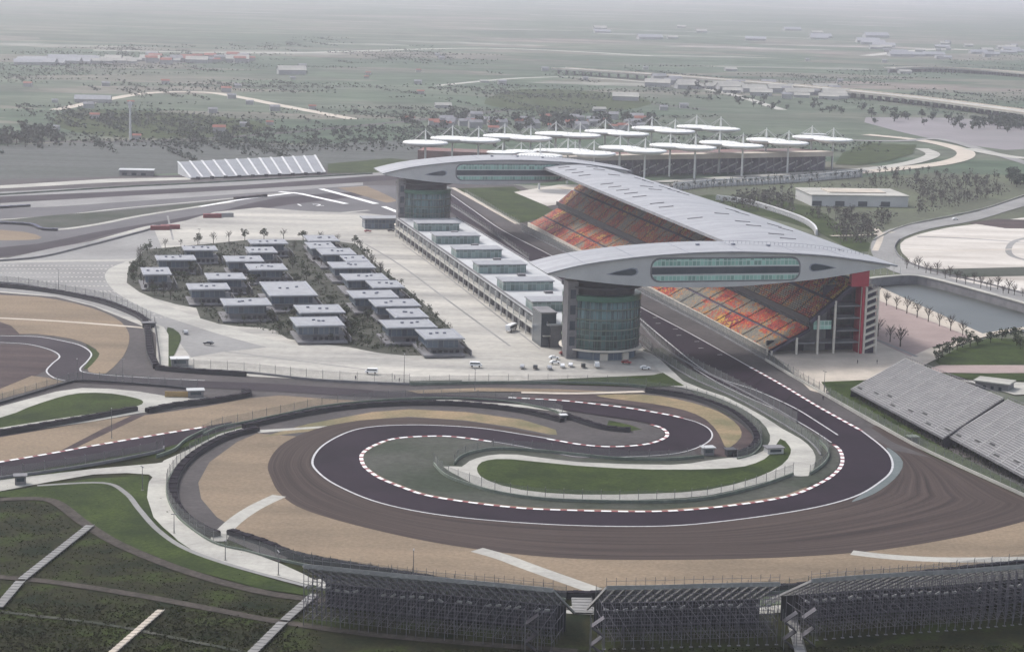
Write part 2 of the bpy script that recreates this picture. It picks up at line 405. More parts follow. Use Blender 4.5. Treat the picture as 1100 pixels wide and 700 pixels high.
# far country: roads, pond-side strips
ribbon('country_road', [(380, 128), (300, 113), (255, 104), (215, 99), (150, 101), (60, 118)], 16, K['path'])
ribbon('country_road', [(0, 152), (200, 150), (420, 132), (640, 110), (760, 118)], 14, K['runoff'])
ribbon('country_road', [(100, 54), (300, 57), (520, 52), (700, 60)], 25, K['concrete'])
ribbon('country_road', [(930, 60), (1010, 53), (1110, 56)], 30, K['concrete'])
ribbon('country_road', [(470, 92), (560, 84), (640, 84), (760, 96), (840, 118)], 14, K['concrete'])
sheet('dark_field', [(-60, 160), (180, 152), (330, 156), (460, 150), (440, 178), (360, 184), (190, 186), (-60, 196)], M('dark_tilled_field', (.105, .110, .105), (.070, .080, .070), .014, .95, stretch=(.3, 4, 1), fine=.35, fscale=.15), 2)
sheet('green_field', [(80, 118), (200, 122), (290, 134), (250, 146), (130, 148), (60, 135)], K['grass'], 3)
sheet('green_field', [(560, 96), (660, 100), (700, 112), (620, 122), (520, 112)], K['grass'], 3)
sheet('grey_field', [(930, 126), (1110, 132), (1110, 160), (1040, 156), (960, 140)], M('lilac_soil', (.24, .22, .23), (.19, .18, .18), .01, .9), 2)

# circuit base sheets
sheet('asphalt_ground', [(-120, 196), (190, 188), (430, 176), (560, 200), (640, 235), (880, 300), (935, 330), (1000, 380), (1200, 520), (1200, 640), (700, 640), (-120, 600)], K['runoff'])
sheet('grass_embankment', [(-90, 512), (60, 500), (200, 478), (320, 560), (700, 652), (1180, 640), (1180, 800), (-90, 800)], K['grass2'])
sheet('green_field', [(352, 176), (420, 170), (470, 176), (440, 186), (352, 186)], K['grass'])
# right-hand park land
sheet('park_ground', [(640, 205), (780, 200), (1000, 186), (1140, 190), (1140, 420), (1000, 400), (940, 330), (900, 262), (740, 208)], M('park_grass', (.12, .135, .085), (.085, .09, .065), .015, .95, fine=.4, fscale=.2), 1)
sheet('grass_patch', [(740, 212), (800, 210), (870, 222), (900, 240), (935, 262), (920, 272), (880, 250), (820, 232)], K['grass'], 2)

# --- left-hand back straight band
sheet('access_road', [(-60, 203), (120, 192), (240, 190), (240, 192), (120, 196), (-60, 206)], K['concrete'])
sheet('track_runoff_strip', [(-60, 209), (220, 196), (430, 184), (430, 190), (400, 192), (220, 206), (-60, 216)], K['paddock2'])
sheet('race_track', [(-60, 214), (120, 206), (260, 199), (400, 189), (440, 187), (440, 192), (400, 195), (260, 205), (120, 212), (-60, 221)], K['track2'], 1)
sheet('track_runoff_strip', [(-60, 222), (110, 212), (220, 206), (390, 196), (390, 199), (220, 211), (60, 222), (-60, 228)], K['paddock2'], 1)
sheet('runoff_asphalt', [(-60, 226), (60, 222), (220, 211), (390, 199), (440, 200), (440, 236), (300, 225), (160, 246), (-60, 280)], M('cool_asphalt', (.13, .125, .13), (.10, .098, .102), .02, .9, fine=.15, fscale=.3), 1)
ribbon('painted_strip', [(-20, 237), (60, 232), (130, 224), (220, 216), (310, 207)], 3.5, K['concrete'], 4)
sheet('grass_wedge', [(0, 237), (60, 231), (130, 226), (200, 219), (270, 212), (250, 217), (150, 233), (100, 243), (50, 245), (10, 241)], K['infield'], 1)
ribbon('painted_strip', [(42, 247), (70, 246), (110, 240), (150, 232), (220, 221), (250, 217)], 5, K['concrete'], 4)
sheet('race_track', [(-60, 272), (40, 262), (100, 250), (160, 240), (240, 226), (300, 212), (390, 206), (395, 210), (310, 220), (240, 232), (165, 243), (100, 256), (50, 270), (-60, 281)], K['track2'], 2)
sheet('gravel_trap', [(-20, 247), (25, 249), (45, 255), (30, 258), (-20, 257)], K['gravel'], 2)
ribbon('painted_strip', [(-20, 279), (20, 277), (50, 272), (100, 260), (150, 246), (168, 242)], 5, K['concrete'], 4)
ribbon('painted_strip', [(300, 206), (322, 208), (372, 219)], 4.5, K['white'], 1)
ribbon('painted_strip', [(215, 222), (262, 214), (318, 207)], 3.5, K['white'], 3)
ribbon('painted_strip', [(345, 203), (375, 211), (404, 219)], 5, K['white'], 1)
ribbon('painted_strip', [(300, 225), (330, 228), (360, 229), (396, 226)], 4, K['concrete'], 3)
sheet('gravel_trap', [(362, 202), (394, 200), (412, 208), (428, 216), (415, 218), (385, 209)], K['gravel'], 1)
ribbon('painted_strip', [(412, 222), (430, 229)], 4, K['white'], 1)

# paddock
PAD = [(-80, 284), (0, 279), (60, 266), (110, 257), (165, 244), (200, 237), (230, 228), (278, 223), (330, 227), (390, 229), (436, 234), (500, 285), (570, 340), (610, 372), (690, 372), (704, 384), (720, 402), (560, 409), (440, 413), (340, 408), (262, 404), (190, 396), (178, 364), (150, 349), (100, 329), (60, 319), (-80, 308)]
sheet('paddock_apron', PAD, K['paddock'])
sheet('grey_paving', [(-60, 282), (0, 279), (60, 266), (110, 257), (165, 245), (172, 262), (176, 272), (150, 279), (90, 280), (-60, 283)], K['paddock2'])
sheet('car_park_paving', [(-60, 284), (80, 281), (135, 281), (118, 292), (122, 306), (150, 326), (200, 346), (260, 362), (300, 372), (240, 378), (205, 384), (188, 362), (160, 348), (100, 328), (60, 318), (-60, 308)], K['paddock2'], 1)
ribbon('access_road', [(-20, 281), (70, 280), (150, 279)], 5, K['concrete'], 3)
ribbon('access_road', [(148, 282), (132, 288), (126, 298), (140, 315), (175, 333), (215, 347), (260, 361), (310, 374)], 13, K['concrete'], 6)
sheet('planted_island', [(138, 287), (136, 304), (150, 314), (164, 320), (189, 327), (211, 331), (215, 342), (235, 348), (258, 351), (280, 352), (295, 355), (309, 364), (340, 369), (375, 373), (405, 379), (436, 382), (475, 382), (507, 379), (497, 365), (484, 353), (462, 332), (440, 313), (422, 298), (404, 284), (382, 262), (350, 258), (324, 258), (265, 258), (193, 265), (156, 268)], K['dirt'], 1)
def inside(p, poly):
    r = False; j = len(poly) - 1
    for i in range(len(poly)):
        a, b = poly[i], poly[j]
        if (a.y > p.y) != (b.y > p.y) and p.x < (b.x - a.x) * (p.y - a.y) / (b.y - a.y) + a.x: r = not r
        j = i
    return r
CPK = PP([(60, 285), (118, 292), (122, 306), (150, 326), (180, 338), (178, 350), (150, 340), (110, 323), (70, 315), (40, 312)])
# dotted markings of the car park: little pale paving pads
mb = MB(); zz = LZ[0] + .004; LZ[0] = zz
for r in range(7):
    yy = 285.5 + r * 3.6 + .16 * r * r
    for k in range(34):
        xx = -4 + k * 4.6 + (r % 2) * 2.3 + r * .3
        if xx > 132 - abs(r - 2) * 2 or (r > 4 and xx < (r - 4) * 22): continue
        p = G(xx, yy); mb.box(p.x, p.y, zz, 1.1, 2.8, .03, ANG)
tag(mb.build('parking_bay_markings', K['concrete']), kind='structure')
mb = MB(); zz = LZ[0] + .004; LZ[0] = zz
for r in range(9):
    for k in range(26):
        xx = 60 + k * 4.7 + (r % 2) * 2.3; yy = 310 + r * 3.9
        if yy > 352 or xx > 182 or yy < 311 + (xx - 66) * .33 * 0 : continue
        p = G(xx, yy)
        if not inside(p, CPK): continue
        mb.box(p.x, p.y, zz, .9, 2.2, .03, ANG)
tag(mb.build('parking_bay_markings', K['concrete']), kind='structure')
# pale joints on the apron
for a, b in (((180, 232), (186, 258)), ((190, 258), (232, 262)), ((205, 373), (400, 398))):
    ribbon('apron_joint', [a, b], 1.2, K['paddock2'], 1)
ribbon('drain_channel', [(392, 262), (430, 285), (480, 322), (548, 372)], 1.2, K['paddock2'], 4)
ribbon('drain_channel', [(432, 262), (480, 297), (580, 375)], .9, K['paddock2'], 4)

# infield west part
sheet('gravel_trap', [(-60, 310), (0, 317), (40, 319), (80, 326), (112, 336), (130, 346), (137, 355), (139, 362), (138, 370), (134, 380), (128, 388), (114, 401), (100, 401), (94, 396), (106, 380), (96, 371), (76, 364), (40, 359), (18, 359), (-60, 356)], K['gravel'], 2)
sheet('grass_sliver', [(92, 370), (99, 374), (107, 380), (102, 388), (94, 396), (90, 396), (99, 381)], K['grass'], 2)
sheet('brown_runoff', [(-60, 340), (0, 346), (12, 350), (22, 360), (-60, 360)], K['brown2'], 1)
sheet('brown_runoff', [(-60, 368), (0, 370), (30, 371), (54, 377), (63, 384), (52, 396), (40, 403), (0, 421), (-60, 436)], K['brown2'], 1)
sheet('gravel_trap', [(-60, 438), (0, 418), (34, 404), (52, 406), (68, 410), (-60, 446)], K['gravel'], 1)
ribbon('gravel_path', [(-20, 341), (60, 345), (140, 351), (158, 353)], 3, K['path'], 3)
sheet('race_track', [(-60, 360), (0, 361), (40, 362), (70, 367), (88, 372), (98, 380), (94, 388), (86, 397), (96, 401), (120, 404), (200, 409), (265, 411), (320, 414), (380, 418), (440, 422), (548, 428), (548, 431), (500, 431), (440, 428), (380, 426), (300, 421), (200, 416), (120, 413), (90, 411), (70, 409), (58, 406), (49, 399), (55, 390), (64, 383), (54, 376), (30, 370), (0, 368), (-60, 366)], K['track2'], 2)
ribbon('track_edge_line', [(70, 409), (58, 406), (50, 399), (56, 391), (64, 383), (54, 376), (30, 370), (0, 368), (-20, 367)], 0.68, K['line'], 6)
ribbon('track_edge_line', [(-20, 360), (0, 361), (40, 362), (70, 367), (88, 372), (98, 380), (94, 388), (86, 397), (96, 401), (140, 405), (220, 409)], 0.68, K['line'], 6)
# gravel between lower straights
sheet('gravel_trap', [(-60, 482), (0, 470), (70, 458), (140, 447), (158, 446), (220, 437), (268, 428), (300, 425), (354, 429), (405, 432), (312, 443), (256, 455), (228, 459), (170, 467), (100, 478), (0, 496), (-60, 506)], K['gravel'], 1)
sheet('brown_runoff', [(66, 484), (80, 482), (156, 446), (141, 447), (110, 461)], K['brown2'], 1)
sheet('race_track', [(-60, 508), (0, 496), (50, 488), (100, 479), (170, 467), (228, 457), (250, 453), (240, 463), (172, 482), (80, 498), (0, 511), (-60, 519)], K['track'], 1)
ribbon('kerb', [(-20, 500), (0, 496.5), (50, 488), (100, 479), (170, 467), (222, 458.5)], 1.4, None, 5, dash=(3.6,))
sheet('grass_strip', [(-60, 520), (0, 512), (80, 500), (172, 483), (240, 463), (300, 448), (420, 434), (420, 438), (300, 452), (236, 472), (150, 492), (-60, 532)], K['grass'], 1)
# wedge island of concrete and grass
sheet('access_road', [(-60, 448), (0, 437), (60, 421), (88, 417), (120, 418), (150, 421), (180, 426), (212, 425), (225, 428), (215, 434), (165, 443), (150, 444), (100, 453), (0, 467), (-60, 476)], K['concrete'], 1)
sheet('grass_island', [(-60, 456), (0, 449), (30, 438), (60, 428), (86, 422.5), (120, 423), (146, 428), (154, 432), (146, 437), (110, 443), (50, 452), (0, 460), (-60, 469)], K['grass'], 2)

# outer service road of the hairpin and the berm paths
sheet('access_road', [(-60, 524), (0, 516), (100, 504), (168, 498), (176, 495), (205, 482), (232, 468), (248, 463), (300, 451), (420, 433), (520, 430), (600, 440), (600, 443), (520, 434), (420, 437), (300, 456), (256, 468), (215, 488), (190, 510), (184, 530), (190, 550), (205, 567), (228, 582), (262, 592), (300, 605), (345, 627), (330, 628), (300, 620), (240, 607), (205, 592), (185, 575), (165, 556), (158, 535), (160, 518), (160, 510), (100, 510), (0, 528), (-60, 536)], K['concrete'], 2)
sheet('access_road', [(345, 622), (470, 640), (620, 652), (760, 655), (900, 645), (1000, 634), (1160, 618), (1160, 626), (1000, 642), (900, 653), (760, 663), (620, 660), (470, 648), (345, 632)], K['concrete'], 2)
sheet('grass_slope', [(-60, 536), (0, 529), (60, 520), (100, 514), (160, 512), (158, 535), (165, 556), (185, 577), (215, 597), (260, 613), (330, 634), (345, 642), (280, 633), (200, 611), (130, 583), (90, 559), (62, 538), (0, 534), (-60, 540)], K['grass'], 1)
ribbon('footpath', [(40, 522), (110, 519), (135, 530), (150, 548), (170, 570), (200, 590), (250, 608), (330, 630)], 1.8, K['paddock2'], 6)
ribbon('berm_track', [(-40, 540), (0, 537), (40, 536), (62, 541), (90, 562), (130, 586), (200, 614), (280, 636), (350, 646)], 3.8, K['mud'], 6)
ribbon('berm_track', [(-40, 615), (0, 620), (60, 626), (150, 640), (230, 655), (300, 668), (420, 684), (620, 700)], 3.4, K['mud'], 6)
ribbon('berm_track', [(-20, 655), (40, 662), (120, 672), (200, 688), (260, 700)], 1.6, K['dirt'], 6)

# big gravel bed around the hairpin
sheet('runoff_asphalt', [(262, 461), (320, 447), (380, 439), (440, 435), (500, 436), (560, 443), (605, 454), (640, 470), (640, 500), (330, 590), (300, 604), (250, 582), (215, 568), (190, 548), (183, 530), (188, 512), (205, 492), (236, 472)], K['runoff'], 1)
sheet('gravel_trap', [(276, 466), (255, 475), (225, 497), (213, 519), (216, 536), (233, 556), (255, 569), (284, 582), (316, 594), (378, 607), (450, 619), (530, 632), (610, 640), (700, 638), (840, 630), (950, 620), (1160, 600), (1160, 540), (1000, 540), (500, 480), (330, 470)], K['gravel'], 1)
sheet('gravel_trap', [(330, 456), (400, 443), (440, 440), (500, 443), (560, 451), (600, 463), (604, 468), (590, 467), (550, 459), (500, 452), (440, 448), (400, 451), (340, 463), (280, 470)], K['gravel2'], 1)
ribbon('gravel_path', [(276, 464), (320, 461), (380, 457)], 4.5, K['concrete'], 3, wend=2)
# brown worn asphalt : strip with uv along the track
def strip_sheet(name, inner, outer, mat, z=None, N=160):
    if z is None: LZ[0] += STEP; z = LZ[0]
    a, b = resample(PP(inner, 6), N), resample(PP(outer, 6), N); me = bpy.data.meshes.new(name)
    vs, fs, uv = [], [], []
    R = 6
    for i in range(N):
        for j in range(R + 1):
            p = a[i].lerp(b[i], j / R); vs.append((p.x, p.y, z))
    def q(i, j): return i * (R + 1) + j
    for i in range(N - 1):
        for j in range(R):
            fs.append((q(i, j), q(i, j + 1), q(i + 1, j + 1), q(i + 1, j)))
            uv += [(i / N, j / R), (i / N, (j + 1) / R), ((i + 1) / N, (j + 1) / R), ((i + 1) / N, j / R)]
    me.from_pydata(vs, [], fs); l = me.uv_layers.new(name='uv')
    l.data.foreach_set('uv', [x for t in uv for x in t]); me.materials.append(mat); me.update()
    if me.polygons[0].normal.z < 0: me.flip_normals()
    o = bpy.data.objects.new(name, me); COL.objects.link(o); return tag(o, kind='structure')
strip_sheet('worn_runoff', [(560, 467), (520, 461), (480, 458), (440, 457), (400, 459), (373, 465), (347, 479), (336, 494), (340, 506), (362, 522), (409, 541), (482, 555), (591, 564), (700, 566), (773, 561), (864, 548), (918, 534), (947, 517), (958, 505), (957, 492), (947, 480), (930, 466)],
            [(596, 470), (545, 460), (500, 453), (440, 449), (400, 451), (380, 453), (340, 461), (304, 477), (288, 498), (292, 516), (302, 532), (327, 548), (391, 567), (482, 586), (591, 599), (700, 602), (845, 599), (955, 590), (1064, 570), (1130, 548), (1095, 532), (940, 457)], K['brown'])
sheet('asphalt_verge', [(800, 392), (850, 413), (883, 430), (925, 453), (960, 476), (1000, 492), (960, 484), (930, 466), (900, 448), (840, 417), (790, 392)], K['runoff'], 1)
# gravel-crossing paths
ribbon('gravel_path', [(300, 533), (275, 545), (255, 558), (240, 572), (234, 582)], 5, K['concrete'], 5)
ribbon('gravel_path', [(512, 591), (540, 599), (575, 612), (640, 635)], 5.5, K['concrete'], 3)
ribbon('gravel_path', [(915, 594), (960, 599), (1030, 602), (1160, 600)], 5, K['concrete'], 4)

# right-hand loop surroundings
sheet('worn_runoff', [(435, 422), (548, 427), (600, 423), (660, 424), (700, 426), (735, 432), (770, 444), (800, 460), (812, 475), (795, 490), (760, 494), (740, 480), (700, 440), (600, 430), (500, 430)], K['brown2'], 2)
sheet('gravel_trap', [(436, 420), (520, 417), (600, 418.5), (692, 423), (640, 421.5), (520, 421), (450, 423)], K['gravel'], 1)
sheet('gravel_trap', [(640, 425), (688, 424), (726, 429), (760, 438), (780, 447), (794, 459), (796, 470), (784, 481), (778, 479), (772, 466), (758, 451), (735, 441), (700, 434), (660, 429)], K['gravel2'], 2)
ribbon('gravel_path', [(560, 422), (620, 423), (692, 421)], 3.5, K['path'], 3)
# race track : right loop, hairpin, sweep, main straight
sheet('race_track', [
    (440, 423), (500, 426), (548, 428), (600, 431), (640, 435), (680, 440), (720, 447), (732, 450), (748, 454), (760, 460), (765, 467), (762, 474), (750, 481), (730, 487), (700, 490), (660, 491.5), (620, 491), (590, 486), (560, 480), (528, 475), (500, 471), (474, 469), (440, 470), (418, 473), (400, 480), (391, 486), (388, 492), (391, 501), (400, 509), (412, 516), (440, 527), (460, 533), (496, 539), (545, 545), (591, 548), (700, 550), (773, 545), (845, 534), (882, 519), (900, 506), (905, 495), (902, 484), (890, 474), (870, 461), (836, 442), (800, 426), (770, 411), (740, 394), (715, 370), (695, 352), (660, 330), (600, 303), (568, 282), (520, 248), (492, 234), (470, 216), (455, 200),
    (470, 200), (508, 226), (540, 248), (594, 276), (640, 303), (685, 329), (740, 358), (808, 396), (840, 414), (880, 438), (925, 463), (947, 480), (957, 492), (958, 505), (947, 517), (918, 534), (864, 548), (773, 561), (700, 566), (591, 564), (482, 555), (409, 541), (362, 522), (340, 506), (336, 494), (347, 479), (373, 465), (400, 459), (440, 457), (480, 458), (520, 461), (560, 467), (600, 474), (620, 478), (645, 480.5), (670, 480.5), (695, 478), (712, 473), (718, 467), (712, 460), (700, 456), (680, 452), (654, 448), (600, 440), (560, 435), (500, 431)], K['track'], 3)
sheet('thin_grass_infield', [(475, 470), (440, 471), (418, 474), (401, 481), (392, 487), (390, 493), (393, 501), (402, 508), (414, 515), (442, 526), (462, 532), (498, 538), (547, 543.5), (593, 546.5), (700, 548.5), (773, 543.5), (843, 532.5), (880, 518), (897, 506), (902, 495), (898, 485), (885, 474), (866, 461), (834, 444), (798, 427), (768, 412), (738, 396), (712, 374), (690, 376), (760, 435), (812, 462), (815, 480), (790, 492), (740, 489), (700, 492), (660, 493.5), (620, 493), (590, 488), (556, 481), (526, 476.5), (500, 473)], K['infield'], 1)
sheet('thin_grass_infield', [(600, 443), (654, 450), (680, 454), (698, 457.5), (709, 461), (715, 467), (708, 472), (694, 476.5), (668, 479), (645, 479), (620, 476.5), (600, 472), (596, 460)], K['runoff'], 1)
sheet('grass_patch', [(654, 452), (676, 457), (690, 462), (672, 464), (652, 458)], K['grass'], 1)
sheet('painted_apron', [(952, 481), (962, 487), (970, 497), (966, 509), (954, 521), (937, 532), (915, 540), (922, 534), (947, 517), (958, 505), (958, 494)], K['aqua'], 2)
# kerbs and lines
ribbon('kerb', [(546, 427.5), (600, 430.5), (640, 434.5), (680, 439.5), (720, 446.5), (734, 450)], 1.5, None, 6, dash=(4.2,))
ribbon('track_edge_line', [(734, 450), (748, 454), (760, 460), (765, 467), (762, 474), (750, 481), (730, 487), (700, 490), (660, 491.5), (620, 491), (590, 486), (560, 480), (530, 475)], 0.6, K['line'], 6)
ribbon('kerb', [(588, 472), (600, 474), (620, 477.5), (645, 480), (670, 480), (695, 477.5), (711, 472.5), (717, 467), (711, 460.5), (699, 456.5)], 1.4, None, 6, dash=(4.0,))
ribbon('kerb', [(528, 475), (500, 471), (474, 469), (440, 470), (418, 473), (400, 480), (391, 486), (388, 492), (391, 501), (400, 509), (412, 516), (440, 527), (460, 533), (496, 539), (545, 545), (591, 548), (700, 550), (773, 545), (845, 534), (882, 519), (900, 506), (905, 495), (902, 484), (895, 478)], 1.35, None, 6, dash=(4.2,))
ribbon('track_edge_line', [(590, 472), (560, 467), (520, 461), (480, 458), (440, 457), (400, 459), (373, 465), (347, 479), (336, 494), (340, 506), (362, 522), (409, 541), (482, 555), (591, 564), (700, 566), (773, 561), (864, 548), (918, 534), (947, 517), (958, 505), (957, 492), (947, 480), (925, 463)], 0.75, K['line'], 6)
ribbon('kerb', [(806, 395), (840, 414), (880, 438), (925, 463)], 1.3, None, 6, dash=(4.6,))
ribbon('track_edge_line', [(474, 202), (508, 226), (540, 248), (594, 276), (640, 303), (685, 329), (740, 358), (806, 395)], 0.68, K['line'], 4)
ribbon('track_edge_line', [(745, 396), (770, 411), (800, 426), (836, 442), (870, 461), (893, 476)], 0.52, K['line'], 4)
ribbon('pit_exit_line', [(684, 340), (715, 366), (750, 394), (776, 408), (812, 420), (852, 438), (880, 455), (900, 468)], 0.68, K['line'], 5)
ribbon('track_edge_line', [(568, 283), (620, 313), (684, 345)], 0.45, K['line'], 3)
# pale service road round the infield
sheet('access_road', [(686, 380), (705, 382), (734, 410), (780, 427), (820, 448), (840, 461), (860, 472), (873, 484), (876, 497), (868, 512), (848, 512), (812, 521), (760, 533), (700, 537), (620, 539), (560, 534), (520, 525), (496, 514), (476, 502), (496, 502), (504, 496), (524, 490), (556, 489), (620, 497), (720, 500), (756, 496), (786, 492), (812, 489), (824, 480), (827, 468), (816, 452), (790, 436), (760, 424), (732, 417), (700, 412), (712, 403)], K['concrete'], 2)
sheet('grass_island', [(514, 500), (524, 495), (550, 494), (620, 501), (700, 505), (780, 504), (812, 498), (828, 488), (838, 472), (848, 480), (849, 488), (840, 500), (812, 514), (760, 527), (700, 531), (620, 532), (560, 527), (524, 517), (513, 508)], K['grass'], 2)
sheet('grass_strip', [(600, 408), (700, 404), (712, 401), (735, 415), (690, 416), (600, 413)], K['grass'], 1)
sheet('grass_strip', [(440, 410), (496, 409), (496, 412), (440, 413)], K['infield'], 1)
sheet('grass_strip', [(180, 352), (192, 358), (194, 366), (188, 380), (184, 390), (190, 396), (181, 396), (179, 370)], K['grass'], 2)
sheet('access_road', [(160, 346), (176, 352), (181, 360), (181, 396), (168, 398), (168, 362)], K['concrete'], 1)
# between straight and stand
sheet('pit_straight_verge', [(474, 199), (490, 203), (566, 242), (700, 312), (828, 383), (860, 408), (884, 425), (930, 452), (925, 461), (840, 412), (685, 327), (594, 274), (540, 246), (508, 224)], K['runoff'], 1)
sheet('straight_lawn', [(490, 203), (552, 201), (600, 230), (560, 240), (546, 238)], K['grass'], 1)
ribbon('access_road', [(486, 202), (515, 218), (556, 241)], 4, K['path'], 3)
sheet('sand_patch', [(552, 207), (600, 199), (640, 199), (640, 214), (588, 222)], K['sand'], 1)
# stand forecourt, plaza, canal, gardens
sheet('forecourt_paving', [(720, 324), (830, 383), (846, 396), (870, 420), (885, 424), (915, 411), (975, 402), (1010, 384), (1000, 372), (940, 352), (935, 300), (900, 300)], K['path'])
sheet('grass_patch', [(882, 411), (928, 409), (916, 420), (960, 450), (1010, 480), (1100, 525), (1100, 535), (1000, 490), (930, 450), (896, 430)], K['grass'], 1)
sheet('brown_plaza', [(928, 316), (965, 332), (1042, 362), (1000, 374), (978, 384), (930, 362)], K['plaza'])
ribbon('plaza_joint', [(930, 361), (960, 373), (985, 384)], 2, K['paddock2'], 1)
sheet('canal_walk', [(926, 304), (940, 304), (1064, 359), (1046, 364), (928, 317)], K['path'])
sheet('canal_water', [(930, 302), (950, 300), (990, 300), (1040, 313), (1160, 348), (1160, 370), (1095, 356), (1062, 362)], K['water'])
sheet('garden_lawn', [(1005, 388), (1030, 374), (1062, 364), (1160, 366), (1160, 396), (1010, 394)], K['grass'], 1)
sheet('tan_walk', [(1000, 396), (1010, 393), (1160, 393), (1160, 403), (1005, 401)], K['plaza'], 1)
sheet('garden_lawn', [(1018, 402), (1160, 401), (1160, 412), (1040, 408)], K['grass'], 1)
sheet('access_road', [(1030, 409), (1160, 414), (1160, 422), (1090, 425), (1060, 416)], K['concrete'], 1)
ribbon('garden_path', [(985, 388), (1020, 372), (1060, 360), (1110, 352), (1160, 345)], 5, K['path'], 4)
# ring road on the right
sheet('road', [(1160, 196), (1100, 212), (1050, 228), (990, 240), (955, 247), (938, 258), (936, 272), (950, 288), (985, 300), (1040, 313), (1160, 345), (1160, 328), (1060, 305), (1000, 292), (970, 280), (962, 268), (968, 257), (1000, 246), (1050, 237), (1100, 222), (1160, 208)], K['paddock2'], 3)
sheet('sand_works', [(972, 258), (1000, 249), (1050, 241), (1160, 232), (1160, 288), (1000, 289), (975, 278), (967, 267)], K['sand'], 2)
sheet('brown_field', [(1040, 240), (1070, 236), (1160, 238), (1160, 247), (1080, 246)], K['brown2'], 1)
sheet('grass_bank', [(1000, 290), (1160, 286), (1160, 296), (1040, 298)], K['infield'], 1)
sheet('sand_works', [(1018, 299), (1160, 296), (1160, 322), (1060, 308)], K['sand'], 1)
ribbon('curved_track', [(1130, 252), (1095, 258), (1084, 266), (1088, 276), (1120, 284)], 4, K['paddock2'], 6)
ribbon('sand_berm', [(985, 255), (1040, 257), (1110, 262)], 3.5, K['paddock2'], 4)
ribbon('sand_berm', [(970, 268), (1030, 270), (1100, 268)], 3, K['path'], 4)
# ring roads beyond the canopies
ribbon('ring_road', [(600, 203), (680, 201), (780, 196), (860, 190), (930, 185), (980, 180), (1012, 176), (1034, 170), (1036, 163), (1015, 156), (980, 150), (930, 145)], 18, K['path'], 6)
ribbon('ring_road', [(640, 197), (720, 195), (800, 190), (870, 186), (930, 182), (975, 176), (1002, 167), (990, 160)], 14, K['concrete'], 6)
sheet('grass_triangle', [(905, 165), (930, 154), (985, 156), (980, 166), (955, 173), (925, 178), (897, 177)], K['grass'], 1)
ribbon('country_road', [(880, 150), (960, 152), (1010, 150), (1060, 163), (1110, 178)], 13, K['paddock2'], 6)
ribbon('country_road', [(1040, 160), (1080, 168), (1120, 172)], 18, K['concrete'], 4)
ribbon('garden_path', [(892, 254), (930, 253), (960, 250)], 4, K['path'], 3)
ribbon('garden_path', [(940, 246), (946, 254), (940, 270)], 4, K['path'], 3)
for a, b, c in (((812, 402), (800, 410), (772, 409)), ((836, 417), (820, 424), (800, 425)), ((850, 425), (842, 433), (822, 434)), ((868, 437), (856, 441), (838, 441)), ((790, 393), (776, 400), (760, 401)), ((884, 447), (874, 451), (858, 450)), ((820, 408), (806, 417), (784, 417))):
    ribbon('skid_marks', [a, b, c], .7, K['skid'], 4, wend=.3)
# grid slots on the straight, and painted bay figures
mb = MB(); zz = LZ[0] + .004; LZ[0] = zz
for k in range(20):
    p = W(-10 + k * 16, 49.5 if k % 2 else 53); mb.box(p.x, p.y, zz, 2.4, .35, .01, ANG)
tag(mb.build('grid_slot_markings', K['white']), kind='structure')
def text_on_ground(s, px, py, size):
    cu = bpy.data.curves.new('painted_figure', 'FONT'); cu.body = s; cu.size = size
    o = bpy.data.objects.new('painted_figure', cu); COL.objects.link(o)
    dg = bpy.context.evaluated_depsgraph_get(); me = bpy.data.meshes.new_from_object(o.evaluated_get(dg))
    bpy.data.objects.remove(o); me.materials.clear(); me.materials.append(K['white'])
    o = bpy.data.objects.new('painted_figure', me); COL.objects.link(o); p = G(px, py)
    o.location = (p.x, p.y, LZ[0] + .03); o.rotation_euler = (0, 0, .35); return tag(o, kind='structure')
text_on_ground('1', 318, 222, 15); text_on_ground('2', 338, 222, 15)

# ============================================================ haze
hz = MB(); hz.box(0, 14500, -1, 59000, 30400, 177)
HZ = bpy.data.materials.new('haze_air'); HZ.use_nodes = True
HZ.node_tree.nodes.remove(HZ.node_tree.nodes['Principled BSDF'])
pv = HZ.node_tree.nodes.new('ShaderNodeVolumePrincipled')
pv.inputs['Color'].default_value = (.955, .93, 1.0, 1); pv.inputs['Density'].default_value = .85e-4; pv.inputs['Anisotropy'].default_value = .6
HZ.node_tree.links.new(pv.outputs[0], HZ.node_tree.nodes['Material Output'].inputs['Volume'])
tag(hz.build('haze', HZ), kind='stuff')

# ============================================================ big structures (local frame: x = across the straight, y = along it)
GZ = LZ[0]
def big(name, s, t, label, cat, group=None):
    p = W(s, t); return empty(name, (p.x, p.y, 0), ANG, label, cat, group)
def interp(tab, x):
    for (a, b), (c, d) in zip(tab, tab[1:]):
        if x <= c: return b + (d - b) * max(0, (x - a) / (c - a))
    return tab[-1][1]
